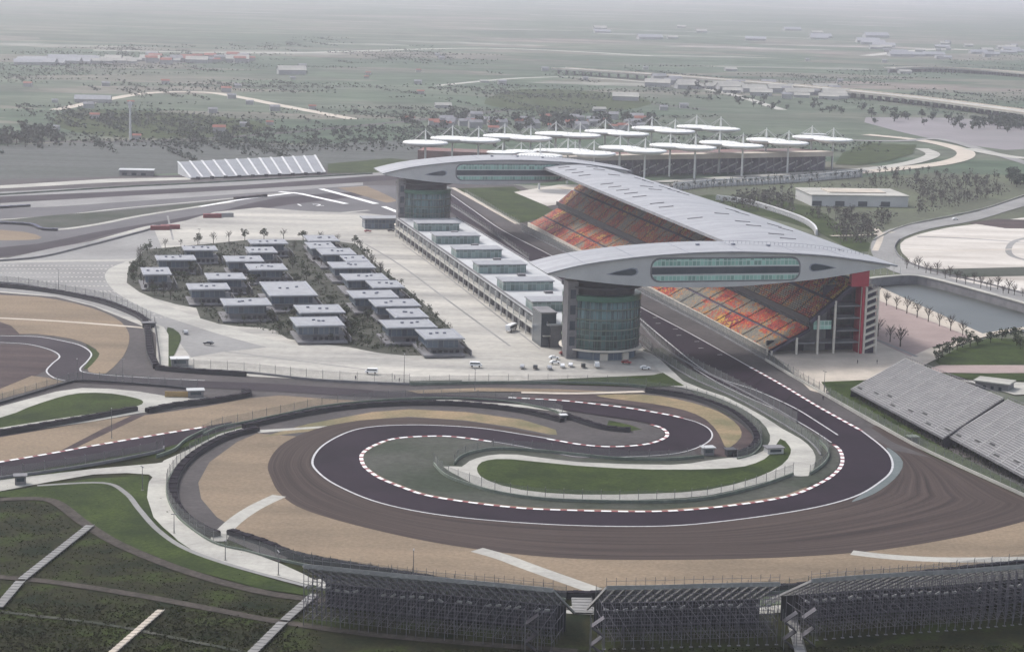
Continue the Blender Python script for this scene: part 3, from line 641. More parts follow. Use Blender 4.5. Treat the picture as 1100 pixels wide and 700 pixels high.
# ---- wing bridges
TOPC = smooth([Vector(p) for p in ((-29.5, 38.9), (-11, 42.9), (19, 46.2), (54, 47.5), (91, 46.0), (113, 43.6), (130.5, 41.0))], 6)
BOTC = smooth([Vector(p) for p in ((130.5, 40.6), (110, 37.3), (91, 34.9), (54, 32.4), (17, 32.9), (-11, 35.6), (-29.5, 38.5))], 6)
def rrect(x0, x1, z0, z1, r, n=5, fx=None):
    pts = []
    for cx, cz, a0 in ((x1 - r, z0 + r, -90), (x1 - r, z1 - r, 0), (x0 + r, z1 - r, 90), (x0 + r, z0 + r, 180)):
        for k in range(n + 1):
            a = math.radians(a0 + 90 * k / n); pts.append((cx + r * math.cos(a), cz + r * math.sin(a)))
    return pts
def clipz(pts, z0, z1): return [(x, min(max(z, z0), z1)) for x, z in pts]
def make_wing():
    root = big('wing_bridge', 0, 0, 'near lens-shaped grey bridge building with long green window, spanning the racing straight', 'bridge building', 'lens-shaped bridges over the straight')
    m = MB(); m.xprof([tuple(p) for p in TOPC + BOTC], -16, 15); m.build('shell', K['shell'], root)
    m = MB(); up = [(p.x, p.y + .9) for p in TOPC]; lo = [(p.x, p.y + .25) for p in TOPC][::-1]
    up[0] = (up[0][0] - .8, up[0][1] - .3); up[-1] = (up[-1][0] + 3, up[-1][1] - .5); lo[0] = (lo[0][0] + 3, lo[0][1] - .6); lo[-1] = (lo[-1][0] - .8, lo[-1][1])
    m.xprof(up + lo, -17.2, 16.2)
    rf = m.build('roof', K['roofm'], root)
    for x in (-13, 9, 34, 60, 86, 110):
        z = interp([(p.x, p.y) for p in TOPC], x) + .92
        m = MB(); m.box(x, -.5, z, .3, 33, .08); m.build('roof_joint', K['proof2'], rf)
    # long window
    def opening(x0, x1, z0, z1, yf, frame=.7):
        o = MB(); o.xprof(rrect(x0 - frame, x1 + frame, z0 - frame, z1 + frame, min(4.2, (z1 - z0) / 2 + frame)), yf - .10, yf + .5)
        fr = o.build('window', K['wall'], root)
        pts = rrect(x0, x1, z0, z1, min(4, (z1 - z0) / 2)); h = z1 - z0
        for nm, a, b, mt, dy in (('green_pane', z0 + h * .66, z1, K['gglass'], .18), ('dark_pane', z0 + h * .29, z0 + h * .64, K['glass'], .14), ('green_pane', z0, z0 + h * .27, K['gglass'], .18), ('transom', z0 + h * .625, z0 + h * .675, K['shell'], .3), ('transom', z0 + h * .255, z0 + h * .305, K['shell'], .3)):
            q = [p for p in clipz(pts, a, b)]; q2 = []
            for p in q:
                if not q2 or (abs(p[0] - q2[-1][0]) + abs(p[1] - q2[-1][1])) > .02: q2.append(p)
            # clip ends of the strip to the rounded outline
            def xr(z):
                r = min(4, h / 2); dz = max(0, abs(z - (z0 + z1) / 2) - (h / 2 - r)); ins = r - math.sqrt(max(r * r - dz * dz, 0)); return x0 + ins, x1 - ins
            P1 = []; N = 6
            for k in range(N + 1): z = a + (b - a) * k / N; P1.append((xr(z)[1], z))
            for k in range(N, -1, -1): z = a + (b - a) * k / N; P1.append((xr(z)[0], z))
            o = MB(); o.xprof(P1, yf - dy, yf + .6); o.build(nm, mt, fr)
    for yf, sg in ((-16, 1),):
        opening(17.5, 86.5, 35.4, 45.0, yf)
        for pts in ([(-3.5, 38.6), (1, 38.0), (8.5, 37.7), (10.6, 38.3), (11.4, 39.6), (10.6, 41.0), (8.5, 41.4), (1, 39.9)], [(104.6, 40.4), (98, 39.2), (93, 38.8), (91.6, 39.5), (91.2, 40.8), (92.0, 42.2), (94, 42.6), (98, 42.0)]):
            o = MB(); o.xprof(pts, yf - .12, yf + .4); fr = o.build('porthole_window', K['proof2'], root)
            cx = sum(p[0] for p in pts) / len(pts); cz = sum(p[1] for p in pts) / len(pts)
            o = MB(); o.xprof([(cx + (x - cx) * .84, cz + (z - cz) * .78) for x, z in pts], yf - .2, yf + .4); pn = o.build('pane', K['glass'], fr)
    m = MB()
    for x in range(60, 130, 2):
        z = interp([(p.x, p.y) for p in TOPC], x) + .9; m.box(x, 9, z, .12, .12, 1.3)
        m.box(x + 1, 9, z + 1.2, 2.0, .12, .12)
    m.build('roof_railing', K['proof2'], root)
    for k in range(3):
        m = MB(); m.box(45 + 17 * k, 4, interp([(p.x, p.y) for p in TOPC], 45 + 17 * k) + .9, 1.6, 1.6, .8); m.build('roof_vent', K['proof2'], root)
    return root
wing = make_wing()
w2 = dup(wing); p = W(SEP, 0); w2.location = (p.x, p.y, 0)
w2['label'] = 'far lens-shaped grey bridge building at the other end of the grandstand, lawn seen beneath it'
# ---- drum towers
def make_tower():
    root = big('round_tower', 0, -.3, 'near round glass tower carrying the bridge, cars parked at its foot', 'tower', 'round glass towers')
    R = 17.6
    m = MB(); m.lathe([(R - .5, 4.4), (R - .5, 28.3)], 64); m.build('glass_drum', K['tower'], root, smooth_=True)
    m = MB(); m.lathe([(R - 1.6, 0), (R - 1.6, 4.2)], 48); g_ = m.build('ground_floor', K['blueg'], root)
    for a in (-100, -62):
        m = MB(); a = math.radians(a); m.box(math.cos(a) * (R - 1.4), math.sin(a) * (R - 1.4), 0, 3.4, .8, 3.2, a + 1.5708); m.build('entrance', K['cream'], g_)
    m = MB(); m.lathe([(R - .5, 4.0), (R + 1.0, 4.1), (R + 1.0, 4.7), (R - .5, 4.8)], 64); m.build('canopy_ring', K['cream'], root)
    for i, z in enumerate((8.9, 13.4, 17.9, 22.4)):
        m = MB(); m.lathe([(R - .6, z), (R + .05, z + .02), (R + .05, z + .55), (R - .6, z + .57)], 64); m.build('floor_band', K['cgreen'], root)
    m = MB(); m.lathe([(R - .6, 26.1), (R + .05, 26.2), (R + .05, 28.5), (R - .6, 28.6)], 64); m.build('green_band', K['green'], root)
    m = MB(); m.lathe([(R - 3, 28.6), (R - 3, 31.6), (R + .6, 31.8), (R + .6, 32.4), (R - 4, 32.6), (R - 4, 36.5)], 64); m.build('top_gallery', K['dark'], root)
    m = MB()
    for k in range(44):
        a = 6.2832 * k / 44
        m.box(math.cos(a) * (R - .45), math.sin(a) * (R - .45), 4.8, .4, .16, 21.3, a)
    m.build('mullions', K['steel'], root)
    m = MB(); m.box(-16.0, -6.0, 0, 4.6, 8, 34.5, 0); cr = m.build('lift_shaft', K['steel'], root)
    for z in (6, 13, 20, 27):
        m = MB(); m.box(-16.0, -10.1, z, 2.4, .3, 4); m.build('shaft_window', K['glass'], cr)
    m = MB(); m.box(12.5, 8, 0, 7, 8, 33); m.build('stair_core', K['wall'], root)
    return root
tw = make_tower(); t2 = dup(tw); p = W(SEP, -.3); t2.location = (p.x, p.y, 0)
t2['label'] = 'far round glass tower behind the pit building roof, under the far bridge'
# ---- pit building
pit = big('pit_building', 0, 0, 'long low pit building with white roof and glazed roof lounges between the two round towers', 'pit building')
m = MB(); m.box(-1.2, 206, 0, 35.6, 378, 10.2); m.build('wall', K['wall'], pit)
m = MB(); m.box(-1.2, 206, 10.2, 39, 380, .8); rf = m.build('roof', K['roofwhite'], pit)
m = MB(); m.box(-20.4, 206, 11.0, .4, 380, .9); m.box(18.0, 206, 11.0, .4, 380, .9); m.build('parapet', K['wall'], rf)
m = MB(); m.box(-20.6, 206, 5.1, 3.6, 379, .45); m.build('gallery_slab', K['concrete'], pit)
for i in range(30):
    y = 20 + i * 12.6
    m = MB(); m.box(-19.25, y, .1, .5, 6.5, 4.0); m.build('garage_door', K['dark'], pit)
    if i % 2 == 0:
        m = MB(); m.box(-19.3, y + 6, 6.2, .5, 19, 2.7); m.build('window', K['glass'], pit)
    m = MB(); m.box(-21.8, y + 6.3, 0, .5, .5, 10.2); m.build('column', K['shell'], pit)
    if i % 2: m = MB(); m.box(16.9, y, 5.4, .5, 16, 3.6); m.build('window', K['glass'], pit)
for i, s0 in enumerate((334, 278, 222, 166, 110, 50)):
    m = MB(); m.box(-6.2, s0 + 7, 11.0, 25.6, 14, 4.3); lg = m.build('roof_lounge', K['boxg'], pit)
    m = MB(); m.box(-6.2, s0 + 7, 15.3, 26.8, 15.2, .5); m.build('lounge_roof', K['proof'], lg)
    m = MB(); m.box(-2.2 + 4, s0 - 9, 11.0, 4, 3, 1.2); m.build('roof_unit', K['steel'], pit)
m = MB(); m.box(-19.6, 26, 0, 7, 16, 15.5); st = m.build('stair_block', K['glass'], pit)
m = MB(); m.box(-19.6, 26, 15.5, 7.6, 16.6, .6); m.build('stair_roof', K['wall'], st)
# small annex behind
an = big('annex_building', 427, -24.7, 'small flat-roofed glass pavilion left of the far round tower', 'building')
m = MB(); m.box(0, 6, 0, 22, 12, 6.2); m.build('wall', K['blueg'], an)
m = MB(); m.box(0, 6, 6.2, 25, 15, .9); m.build('roof', K['proof'], an)
# ---- main grandstand
gs = big('main_grandstand', 0, 0, 'huge two-tier roofed grandstand with red, orange and yellow seats beside the straight', 'grandstand')
S0, S1 = -13.0, 432.0
def tier(name, x0, z0, x1, z1, rows, mat, blocks, gap=1.3):
    Lb = (S1 - S0) / blocks; dx = (x1 - x0) / rows; dz = (z1 - z0) / rows
    for b in range(blocks):
        ya, yb = S0 + b * Lb + gap / 2, S0 + (b + 1) * Lb - gap / 2
        m = MB(); pr = []
        for r in range(rows): pr += [(x0 + r * dx, z0 + r * dz), (x0 + r * dx, z0 + (r + 1) * dz)]
        pr += [(x1, z1), (x1 + .6, z1 - .5), (x0 + .6, z0 - .5)]
        # stepped ribbon only: top surface plus seat backs
        vs, fs = [], []
        for y in (ya, yb):
            for r in range(rows + 1):
                vs.append((x0 + r * dx, y, z0 + r * dz)); vs.append((x0 + r * dx, y, z0 + r * dz + dz))
        n = 2 * (rows + 1)
        for k in range(n - 2): fs.append((k, k + 1, n + k + 1, n + k))
        m.add(vs, fs); m.build(name, mat, gs)
tier('lower_seat_block', 75.2, 2.2, 84.3, 7.1, 12, K['seatl'], 24)
tier('lower_seat_block', 85.3, 7.7, 94.4, 12.6, 12, K['seatl'], 24)
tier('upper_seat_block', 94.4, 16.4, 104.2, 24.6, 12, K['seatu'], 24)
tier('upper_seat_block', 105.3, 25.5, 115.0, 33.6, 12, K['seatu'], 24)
m = MB()
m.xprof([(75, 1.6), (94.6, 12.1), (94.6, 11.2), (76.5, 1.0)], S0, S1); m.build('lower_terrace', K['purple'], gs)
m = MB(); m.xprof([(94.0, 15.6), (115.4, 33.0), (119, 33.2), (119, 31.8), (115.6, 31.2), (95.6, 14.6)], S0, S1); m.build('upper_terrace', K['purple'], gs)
m = MB(); m.box(93.7, (S0 + S1) / 2, 14.6, .5, S1 - S0, 2.6); m.build('tier_parapet', K['dark'], gs)
m = MB(); m.box(95.0, (S0 + S1) / 2 + 1, 11.6, .4, S1 - S0 - 2, 3.0); m.build('lounge_glazing', K['glass'], gs)
m = MB(); m.box(74.6, (S0 + S1) / 2, 0, .6, S1 - S0, 3.3); fw = m.build('front_wall', K['cream'], gs)
m = MB()
for k in range(0, 24): m.box(85, S0 + k * (S1 - S0) / 24 + 0, 0, .1, .1, .1)
m = MB(); m.box(106, (S0 + S1) / 2 + 6, 0, 22, S1 - S0 - 12, 11.0); m.build('concourse', K['wall'], gs)
m = MB(); m.box(86, S0 + 8, 0, 18, .5, 5.6); m.build('recess_shade_panel', K['dark'], gs)  # flat dark panel, painting the shade below the lower tier's end
for z in (5.0, 10.4, 16.2, 21.8):
    x0 = {5.0: 88, 10.4: 108, 16.2: 108, 21.8: 108}[z]
    m = MB(); m.box((x0 + 119) / 2, S0 + 6, z, 119 - x0, 10, .6); m.build('floor_slab', K['wall'], gs)
    if z < 22:
        for xx in (110.5, 115.5):
            m = MB(); m.box(xx, S0 + 9, z + 1.8, 4.2, .4, 2.6); m.build('side_window', K['glass'], gs)
m = MB(); m.box(101, S0 + 1.5, 11.6, 8.5, .6, 4.0); m.build('glazed_bay', K['gglass'], gs)
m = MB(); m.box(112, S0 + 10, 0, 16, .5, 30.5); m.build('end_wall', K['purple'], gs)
m = MB(); m.xprof([(78, 0), (106, 0), (106, 22.5), (96, 13.8), (94, 11.4), (78, 3.0)], S0 + 9, S0 + 9.5); m.build('end_wall', K['wall'], gs)
for x, h in ((76.6, 2.4), (88.5, 8.2), (98.5, 18.2), (106.4, 24.8), (119.2, 31.0)):
    m = MB(); m.box(x, S0 + .2, 0, .9, .9, h); m.build('column', K['cream'], gs)
for k in range(1, 22):
    for x, h in ((119.0, 32),):
        m = MB(); m.box(x, S0 + k * 20, 0, 1.1, 1.1, h); m.build('column', K['cream'], gs)
# red panel and stair tower at the near end
m = MB(); m.box(117.6, S0 + 1.2, 31.2, 8.4, 3, 8.6); m.build('red_panel', K['red2'], gs)
m = MB(); m.box(119.4, S0 + 3.0, 0, 1.2, 8, 31.2); m.build('red_shaft', K['red2'], gs)
m = MB()
for xx in (120.6, 126.4):
    for yy in (S0 - 1, S0 + 7): m.box(xx, yy, 0, .9, .9, 31)
stw = m.build('stair_tower_frame', K['cream'], gs)
for k in range(9):
    z = 2.2 + k * 3.2; m = MB()
    m.add([(121, S0 - 1.6, z), (126, S0 - 1.6, z + 1.9), (126, S0 - 1.6, z + 2.9), (121, S0 - 1.6, z + 1.0), (121, S0 + 2.5, z), (126, S0 + 2.5, z + 1.9), (126, S0 + 2.5, z + 2.9), (121, S0 + 2.5, z + 1.0)], [(0, 1, 2, 3), (7, 6, 5, 4), (3, 2, 6, 7), (0, 4, 5, 1), (0, 3, 7, 4), (1, 5, 6, 2)])
    m.build('stair_flight', K['cream'], gs)
m = MB(); m.box(123.5, S0 + 3, 0, 4.6, 6.4, 30); m.build('stair_well', K['purple'], gs)
# stand roof (arched outline) traced from the plan
LE = [ST(x, y, 43.5) for x, y in ((788, 260), (720, 240), (660, 218), (616, 194), (582, 180))]
RE = [(12, 140.5), (76, 141.5), (152, 142), (225, 141), (290, 138.5), (370, 136.5), (420, 134.5), (440, 130)]
m = MB(); N = 60; J = 8; top, bot = [], []
def le(s): return 74.6
def re_(s): return interp([(a, b) for a, b in RE], s)
vs = []; fs = []
for side in (0, 1):
    for i in range(N + 1):
        sv = 14 + (430 - 14) * i / N
        for j in range(J + 1):
            q = j / J; t = le(sv) + (re_(sv) - le(sv)) * q
            zt = 43.6 + 2.6 * math.sin(math.pi * min(q * 1.15, 1)) - 5.0 * q * q
            # rises onto the bridge roofs at both ends
            vs.append((t, sv, zt - (1.5 if side else 0)))
n1 = (N + 1) * (J + 1)
for i in range(N):
    for j in range(J):
        a = i * (J + 1) + j; fs.append((a, a + 1, a + J + 2, a + J + 1)); fs.append((n1 + a, n1 + a + J + 1, n1 + a + J + 2, n1 + a + 1))
for i in range(N):
    a = i * (J + 1); fs.append((a, a + J + 1, n1 + a + J + 1, n1 + a)); a += J; fs.append((a, n1 + a, n1 + a + J + 1, a + J + 1))
for j in range(J): fs.append((j, n1 + j, n1 + j + 1, j + 1)); a = N * (J + 1) + j; fs.append((a, a + 1, n1 + a + 1, n1 + a))
m.add(vs, fs); rf = m.build('roof', K['roofm'], gs)
m = MB()
for i in range(1, 26):
    sv = 14 + 16 * i
    for q0, q1 in ((.1, .35), (.4, .7), (.75, .95)):
        if random.random() < .5: continue
        t0 = le(sv) + (re_(sv) - le(sv)) * q0; t1 = le(sv) + (re_(sv) - le(sv)) * (q0 + .12)
        def zt(q): return 43.62 + 2.6 * math.sin(math.pi * min(q * 1.15, 1)) - 5.0 * q * q
        m.bar((t0, sv, zt(q0) + .15), (t1, sv, zt(q0 + .12) + .15), .8, .3)
tag(m.build('roof_strips', K['wall'], rf), kind='stuff')
m = MB()
for i in range(0, 27):
    sv = 16 + 15.9 * i; m.bar((76, sv, 41.8), (118, sv, 36.5), .7, 1.0)
    m.bar((104, sv, 38), (117, sv, 33), .6)
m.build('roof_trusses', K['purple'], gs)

# ============================================================ paddock pavilions
PV = [(148, 185, 287, 295), (164, 211, 274, 279.5), (193, 234, 264, 269), (217, 265, 293, 300), (197, 248, 304, 311), (237, 284, 274.5, 281), (261, 309, 283, 290), (261, 298, 265, 271.5), (264, 309, 257, 262), (279, 338, 302, 317.5), (234, 292, 320, 328), (314, 370, 327, 336), (310, 369, 340, 350), (326, 361, 260, 267), (338, 382, 266.5, 273.5), (364, 396, 274, 281), (350, 403, 281, 288), (364, 417, 293.5, 301), (392, 433, 301, 309), (371, 427, 311.5, 320), (395, 451, 321, 329), (415, 458, 331, 341), (406.5, 468, 343, 352), (446.5, 496, 353, 364), (324, 364, 252.5, 259)]
PL = ['leftmost of the pavilion roofs, standing by the loop road', 'behind the leftmost pavilion, thin roof cut by an orange railing', 'rearmost at the left end of the complex, bluish glass front', 'in the middle of the left cluster, just above the frontmost left roof', 'left front pavilion with two trees before it', 'second from the back in the left cluster', 'wide one directly above the big square roof', 'small one in the second row from the back', 'thin one at the very back of the left cluster', 'largest, nearly square roof in the centre of the complex', 'front left of the big square roof, low planting before it', 'first of the front pair below the big square roof', 'frontmost of the centre pair, nearest the apron', 'back row of the right cluster, below the palest roof', 'second row of the right cluster from the back', 'short one on the right edge, third from the back', 'third row of the right cluster, trees on its right corner', 'fourth row of the right cluster', 'short one at the right edge just below the fourth row', 'fifth row of the right cluster with dark openings under it', 'wide one at the right edge, fifth from the back', 'short one at the right edge, sixth from the back', 'frontmost wide one of the right cluster above dark doorways', 'last at the right tip of the complex, planting on its roof edge', 'palest, at the very back of the right cluster']
for (x0, x1, y0, y1), lb in zip(PV, PL):
    z = 8.0
    a, b = G(x0 + (6 if y1 - y0 > 6 else 4), y1, z), G(x1, y1, z); wdt = (b - a).length
    cy = (y0 + y1) / 2; f1, f2 = G((x0 + x1) / 2, y1, z), G((x0 + x1) / 2, y0, z)
    dep = (f2 - f1).dot(UU)
    c = G((x0 + x1) / 2 + 1, (y0 + y1) / 2, z)
    e = empty('paddock_pavilion', (c.x, c.y, 0), ANG, 'flat-roofed team pavilion, ' + lb, 'pavilion', 'team pavilions of the paddock')
    wdt = min(wdt, 30 if y1 - y0 < 12 else 34); dep = max(dep, 16)
    m = MB(); m.box(0, 0, z - .5, wdt, dep, .6); r_ = m.build('roof', K['proof'], e)
    m = MB()
    for sx, sy, wx, wy in ((0, -1, wdt - 2, .5), (0, 1, wdt - 2, .5), (-1, 0, .5, dep - 2), (1, 0, .5, dep - 2)):
        m.box(sx * (wdt / 2 - 1.2), sy * (dep / 2 - 1.2), z + .1, wx, wy, .12)
    m.build('gutter', K['proof2'], r_)
    for k in range(3 if wdt < 31 else 5):
        m = MB(); m.box((k - 1) * 3.2 + random.uniform(-2, 2), random.uniform(-1.5, 3), z + .1, 1.4, 1.0, .7); m.build('roof_vent', K['proof2'], r_)
    m = MB(); m.box(-.5, 1, 3.6, wdt - 4, dep - 4, z - 4.1); m.build('upper_storey', K['blueg'], e)
    m = MB(); m.box(1.5, 1, 0, wdt - 3, dep - 3.5, 3.3); m.box(1.5, .5, 3.3, wdt - 2, dep - 2.4, .3); lo = m.build('lower_storey', K['wall'], e)
    m = MB(); m.box(random.uniform(-1, 1), -1, GZ, wdt * 1.02, dep * 1.22, .5 + .02 * PV.index((x0, x1, y0, y1))); m.build('terrace', K['wall'], e)
    m = MB(); m.box(wdt * .5 + 2.5, -1, GZ, .4, dep * 1.1, 2.6); m.build('garden_wall', K['wall'], e)
    for k in range(5):
        m = MB(); m.box(wdt / 2 - 3 - k * 2.6, -(dep / 2 - 1.0) + 1.6 - .9, .1, 1.5, .4, 2.6); m.build('doorway', K['dark'], lo)
# ============================================================ trees
def crown(mb, n, r, c, sz, flat=1.0, clumps=7):
    cl = [(Vector((random.gauss(0, .42), random.gauss(0, .42), random.gauss(0, .36)))) for _ in range(clumps)]
    for k in range(n):
        q = random.choice(cl); d = Vector((random.gauss(0, 1), random.gauss(0, 1), random.gauss(0, 1))).normalized() * random.random() ** .4 * .52
        p = Vector(((q.x + d.x) * r, (q.y + d.y) * r, (q.z + d.z) * r * flat)) + Vector(c)
        a = Vector((random.gauss(0, 1), random.gauss(0, 1), random.gauss(0, 1))).normalized(); b = a.cross(Vector((0, 0, 1)) if abs(a.z) < .9 else Vector((1, 0, 0))).normalized()
        s1 = sz * random.uniform(.6, 1.3); cc = a.cross(b)
        mb.add([p + b * s1, p + cc * s1 * .8, p - b * s1, p - cc * s1 * .8], [(0, 1, 2, 3)])
def tree_mesh(kind, seed):
    random.seed(seed); t = MB(); cr = MB()
    if kind == 'bare':
        h = 6.5; t.taper((0, 0, 0), (0, 0, 3.2), .22, .15)
        for k in range(9):
            a = k * 2.4 + random.random(); z = 2.4 + k * .35; L = 2.6 - k * .14
            e = (math.cos(a) * L * .6, math.sin(a) * L * .6, z + L * .9); t.taper((0, 0, z - .4), e, .11, .05, 4)
            for j in range(3):
                b = a + random.uniform(-1, 1); t.taper(tuple(x * .6 for x in e[:2]) + (z + L * .4,), (e[0] + math.cos(b) * .8, e[1] + math.sin(b) * .8, e[2] + random.random()), .06, .025, 4)
        crown(cr, 60, 2.3, (0, 0, 4.9), .22)
        return t, cr
    if kind == 'broad':
        t.taper((0, 0, 0), (0, 0, 4), .3, .16)
        for k in range(5): a = k * 1.26; t.taper((0, 0, 2.5 + .2 * k), (math.cos(a) * 2, math.sin(a) * 2, 5), .12, .05, 4)
        crown(cr, 260, 3.6, (0, 0, 5.4), .48, .8); return t, cr
    if kind == 'slim':
        t.taper((0, 0, 0), (0, 0, 6), .16, .05, 5)
        for k in range(4): a = k * 1.7; t.taper((0, 0, 2 + .7 * k), (math.cos(a) * .9, math.sin(a) * .9, 3 + .8 * k), .06, .03, 3)
        crown(cr, 70, 1.7, (0, 0, 4.6), .36, 1.5); return t, cr
    if kind == 'far':
        t.taper((0, 0, 0), (0, 0, 4), .4, .2, 5); crown(cr, 110, 4.2, (0, 0, 4.6), .9, .8); return t, cr
PROTO = {}
def plant_tree(kind, p, sc, name, label, cat, group, mats=('bark', 'leaf'), var=5):
    key = (kind, mats, random.randrange(var))
    if key not in PROTO:
        st = random.getstate(); t, cr = tree_mesh(kind, 100 + key[2]); random.setstate(st)
        a = t.build('trunk', K[mats[0]]).data; b = cr.build('crown', K[mats[1]]).data
        for o in [o for o in COL.objects if o.data in (a, b)]: bpy.data.objects.remove(o)
        PROTO[key] = (a, b)
    a, b = PROTO[key]
    e = empty(name, (p.x, p.y, 0), random.uniform(0, 6.28), label, cat, group); e.scale = (sc,) * 3
    for nm, me in (('trunk', a), ('crown', b)):
        o = bpy.data.objects.new(nm, me); COL.objects.link(o); o.parent = e
    return e
random.seed(11)
# paddock planting
edge = PP([(156, 268), (138, 287), (136, 304), (164, 320), (211, 331), (215, 342), (258, 351), (309, 364), (375, 373), (436, 382), (507, 379), (484, 353), (440, 313), (404, 284), (382, 262), (324, 257), (265, 257), (193, 264), (156, 268)])
pe = resample(edge, 74); nn = normals(pe)
for i, (p, q) in enumerate(zip(pe[:-1], nn)):
    d = random.uniform(-6.5, -3); c = Vector((0, 0))
    ctr = G(320, 310); inw = (ctr - p).normalized()
    p = p + inw * random.uniform(3, 7)
    if 16 < i < 47: kd, sc = ('slim', random.uniform(.45, .75))
    else: kd, sc = random.choice([('broad', random.uniform(.55, .8)), ('bare', random.uniform(.8, 1.1)), ('slim', random.uniform(.7, 1.0))])
    zn = 'left' if i < 12 else 'front' if i < 40 else 'right, pit building' if i < 56 else 'rear'
    plant_tree(kd, p, sc, 'paddock_tree', 'young tree in the planted rim on the %s side of the pavilions' % zn, 'tree', 'rim trees, %s side of the pavilions' % zn, ('bark', 'leaf'))
for x, y in ((207, 290), (214, 306), (190, 300), (258, 318), (270, 298), (300, 296), (318, 322), (330, 290), (342, 300), (350, 310), (345, 282), (312, 276), (300, 268), (325, 345), (400, 352), (388, 362), (378, 350), (395, 340), (360, 330), (262, 334), (292, 340), (345, 355), (430, 362), (450, 372), (238, 268), (247, 262), (252, 270), (232, 275), (352, 270), (330, 275), (318, 300), (228, 318), (395, 368), (410, 366), (300, 352), (280, 345), (176, 306), (166, 312), (340, 320), (420, 374), (470, 368)):
    plant_tree(random.choice(('broad', 'bare', 'slim')), G(x, y + 5), random.uniform(.5, .9), 'paddock_tree', 'small tree in a courtyard of the %s pavilion cluster' % ('left' if x < 312 else 'right'), 'tree', 'courtyard trees of the %s pavilion cluster' % ('left' if x < 312 else 'right'))
random.seed(12)
for _ in range(130):
    x, y = random.uniform(150, 480), random.uniform(266, 376)
    if inside(G(x, y), PP([(150, 288), (164, 316), (215, 336), (258, 346), (309, 358), (375, 368), (436, 376), (484, 372), (430, 313), (395, 285), (370, 265), (265, 263), (200, 270)])): plant_tree(random.choice(('broad', 'bare', 'slim')), G(x, y), random.uniform(.5, .95), 'paddock_tree', 'small tree in a courtyard of the %s pavilion cluster' % ('left' if x < 312 else 'right'), 'tree', 'courtyard trees of the %s pavilion cluster' % ('left' if x < 312 else 'right'), ('bark', 'leaf'))
mb = MB(); random.seed(5)
cp = [G(x, y) for x, y in [(random.uniform(140, 505), random.uniform(262, 382)) for _ in range(3400)]]
poly = PP([(140, 288), (138, 303), (164, 318), (211, 329), (217, 340), (258, 349), (309, 362), (375, 371), (436, 380), (504, 377), (482, 354), (438, 313), (402, 285), (380, 263), (324, 260), (265, 260), (193, 267), (158, 270)])
def inside(p, poly):
    r = False; j = len(poly) - 1
    for i in range(len(poly)):
        a, b = poly[i], poly[j]
        if (a.y > p.y) != (b.y > p.y) and p.x < (b.x - a.x) * (p.y - a.y) / (b.y - a.y) + a.x: r = not r
        j = i
    return r
for p in cp:
    if inside(p, poly): crown(mb, 11, random.uniform(1.1, 2.2), (p.x, p.y, .7), .36, .6, 2)
tag(mb.build('low_shrubs', K['leaf']), 'low green shrubs filling the ground between the pavilions', 'shrubs', kind='stuff')
# plaza trees
for i, (x, y) in enumerate(((942, 325), (952, 329), (963, 333), (974, 337.5), (985, 342), (997, 346.5), (1009, 351), (1021, 356), (1034, 361))):
    plant_tree('bare', G(x, y), random.uniform(1.05, 1.4), 'plaza_tree', ordn(i) + ' tree from the left in the row along the canal walk', 'tree', 'row of trees along the canal walk', ('bark', 'twig'))
for i, (x, y) in enumerate(((931, 352), (943, 362), (956, 368), (967, 373), (931, 368))):
    plant_tree('bare', G(x, y), random.uniform(1.1, 1.5), 'plaza_tree', ('leafless tree on the brown plaza close beside the stair tower', 'leafless tree on the brown plaza, first clear of the stair tower', 'middle leafless tree on the brown plaza', 'leafless tree on the brown plaza nearest the bleachers', 'low bare tree at the foot of the stair tower')[i], 'tree', 'bare trees on the brown plaza', ('bark', 'twig'))
for i in range(26):
    x = 975 + i * 6.4 + random.uniform(-2, 2); y = 287 + (x - 975) * .262 + random.uniform(-1, 3)
    if x < 1130: plant_tree('bare', G(x, y), random.uniform(.7, 1.3), 'roadside_tree', 'bare young tree on the verge between ring road and canal', 'tree', 'bare trees on the ring road verge', ('bark', 'twig'))
for x, y in ((1012, 384), (1020, 380), (1028, 377), (1034, 374), (1050, 371), (1064, 369), (1076, 366), (1090, 366), (1008, 388), (1042, 373), (1096, 376), (1092, 372)):
    plant_tree('broad', G(x, y), random.uniform(.5, .9), 'garden_shrub', 'round green bush on the lawn edge right of the plaza', 'bush', 'bushes on the garden lawn')
# plantation wood right
n = 0; random.seed(3); WP = PP([(760, 222), (850, 205), (940, 196), (1010, 190), (1070, 196), (1085, 208), (1030, 222), (960, 236), (930, 262), (905, 262), (880, 236), (830, 228)])
while n < 190:
    x, y = random.uniform(760, 1080), random.uniform(190, 262); p = G(x, y)
    if not inside(p, WP) or (852 < x < 985 and 204 < y < 233): continue
    n += 1; plant_tree('slim', p, random.uniform(1.0, 1.6), 'plantation_tree', 'thin young tree in the grey-green plantation round the flat-roofed hall', 'tree', 'young trees of the plantation', ('twig', 'bluish'))
mb = MB()
for k in range(5200):
    x, y = random.uniform(760, 1085), random.uniform(190, 262); p = G(x, y)
    if inside(p, WP) and not (852 < x < 985 and 204 < y < 233): crown(mb, 3, 2.6, (p.x, p.y, 1.8), .7, 1, 2)
tag(mb.build('plantation_undergrowth', K['bluish']), 'grey-brown twiggy undergrowth of the plantation', 'undergrowth', kind='stuff')
for i in range(46):
    x = 700 + i * 6.6; y = 206 - max(0, (x - 730)) * .075 + random.uniform(-1, 1)
    plant_tree('slim', G(x, y), random.uniform(.9, 1.3), 'road_tree', 'slim tree in the line beside the curved road beyond the main roof', 'tree', 'line of trees by the curved road', ('twig', 'leafd'))
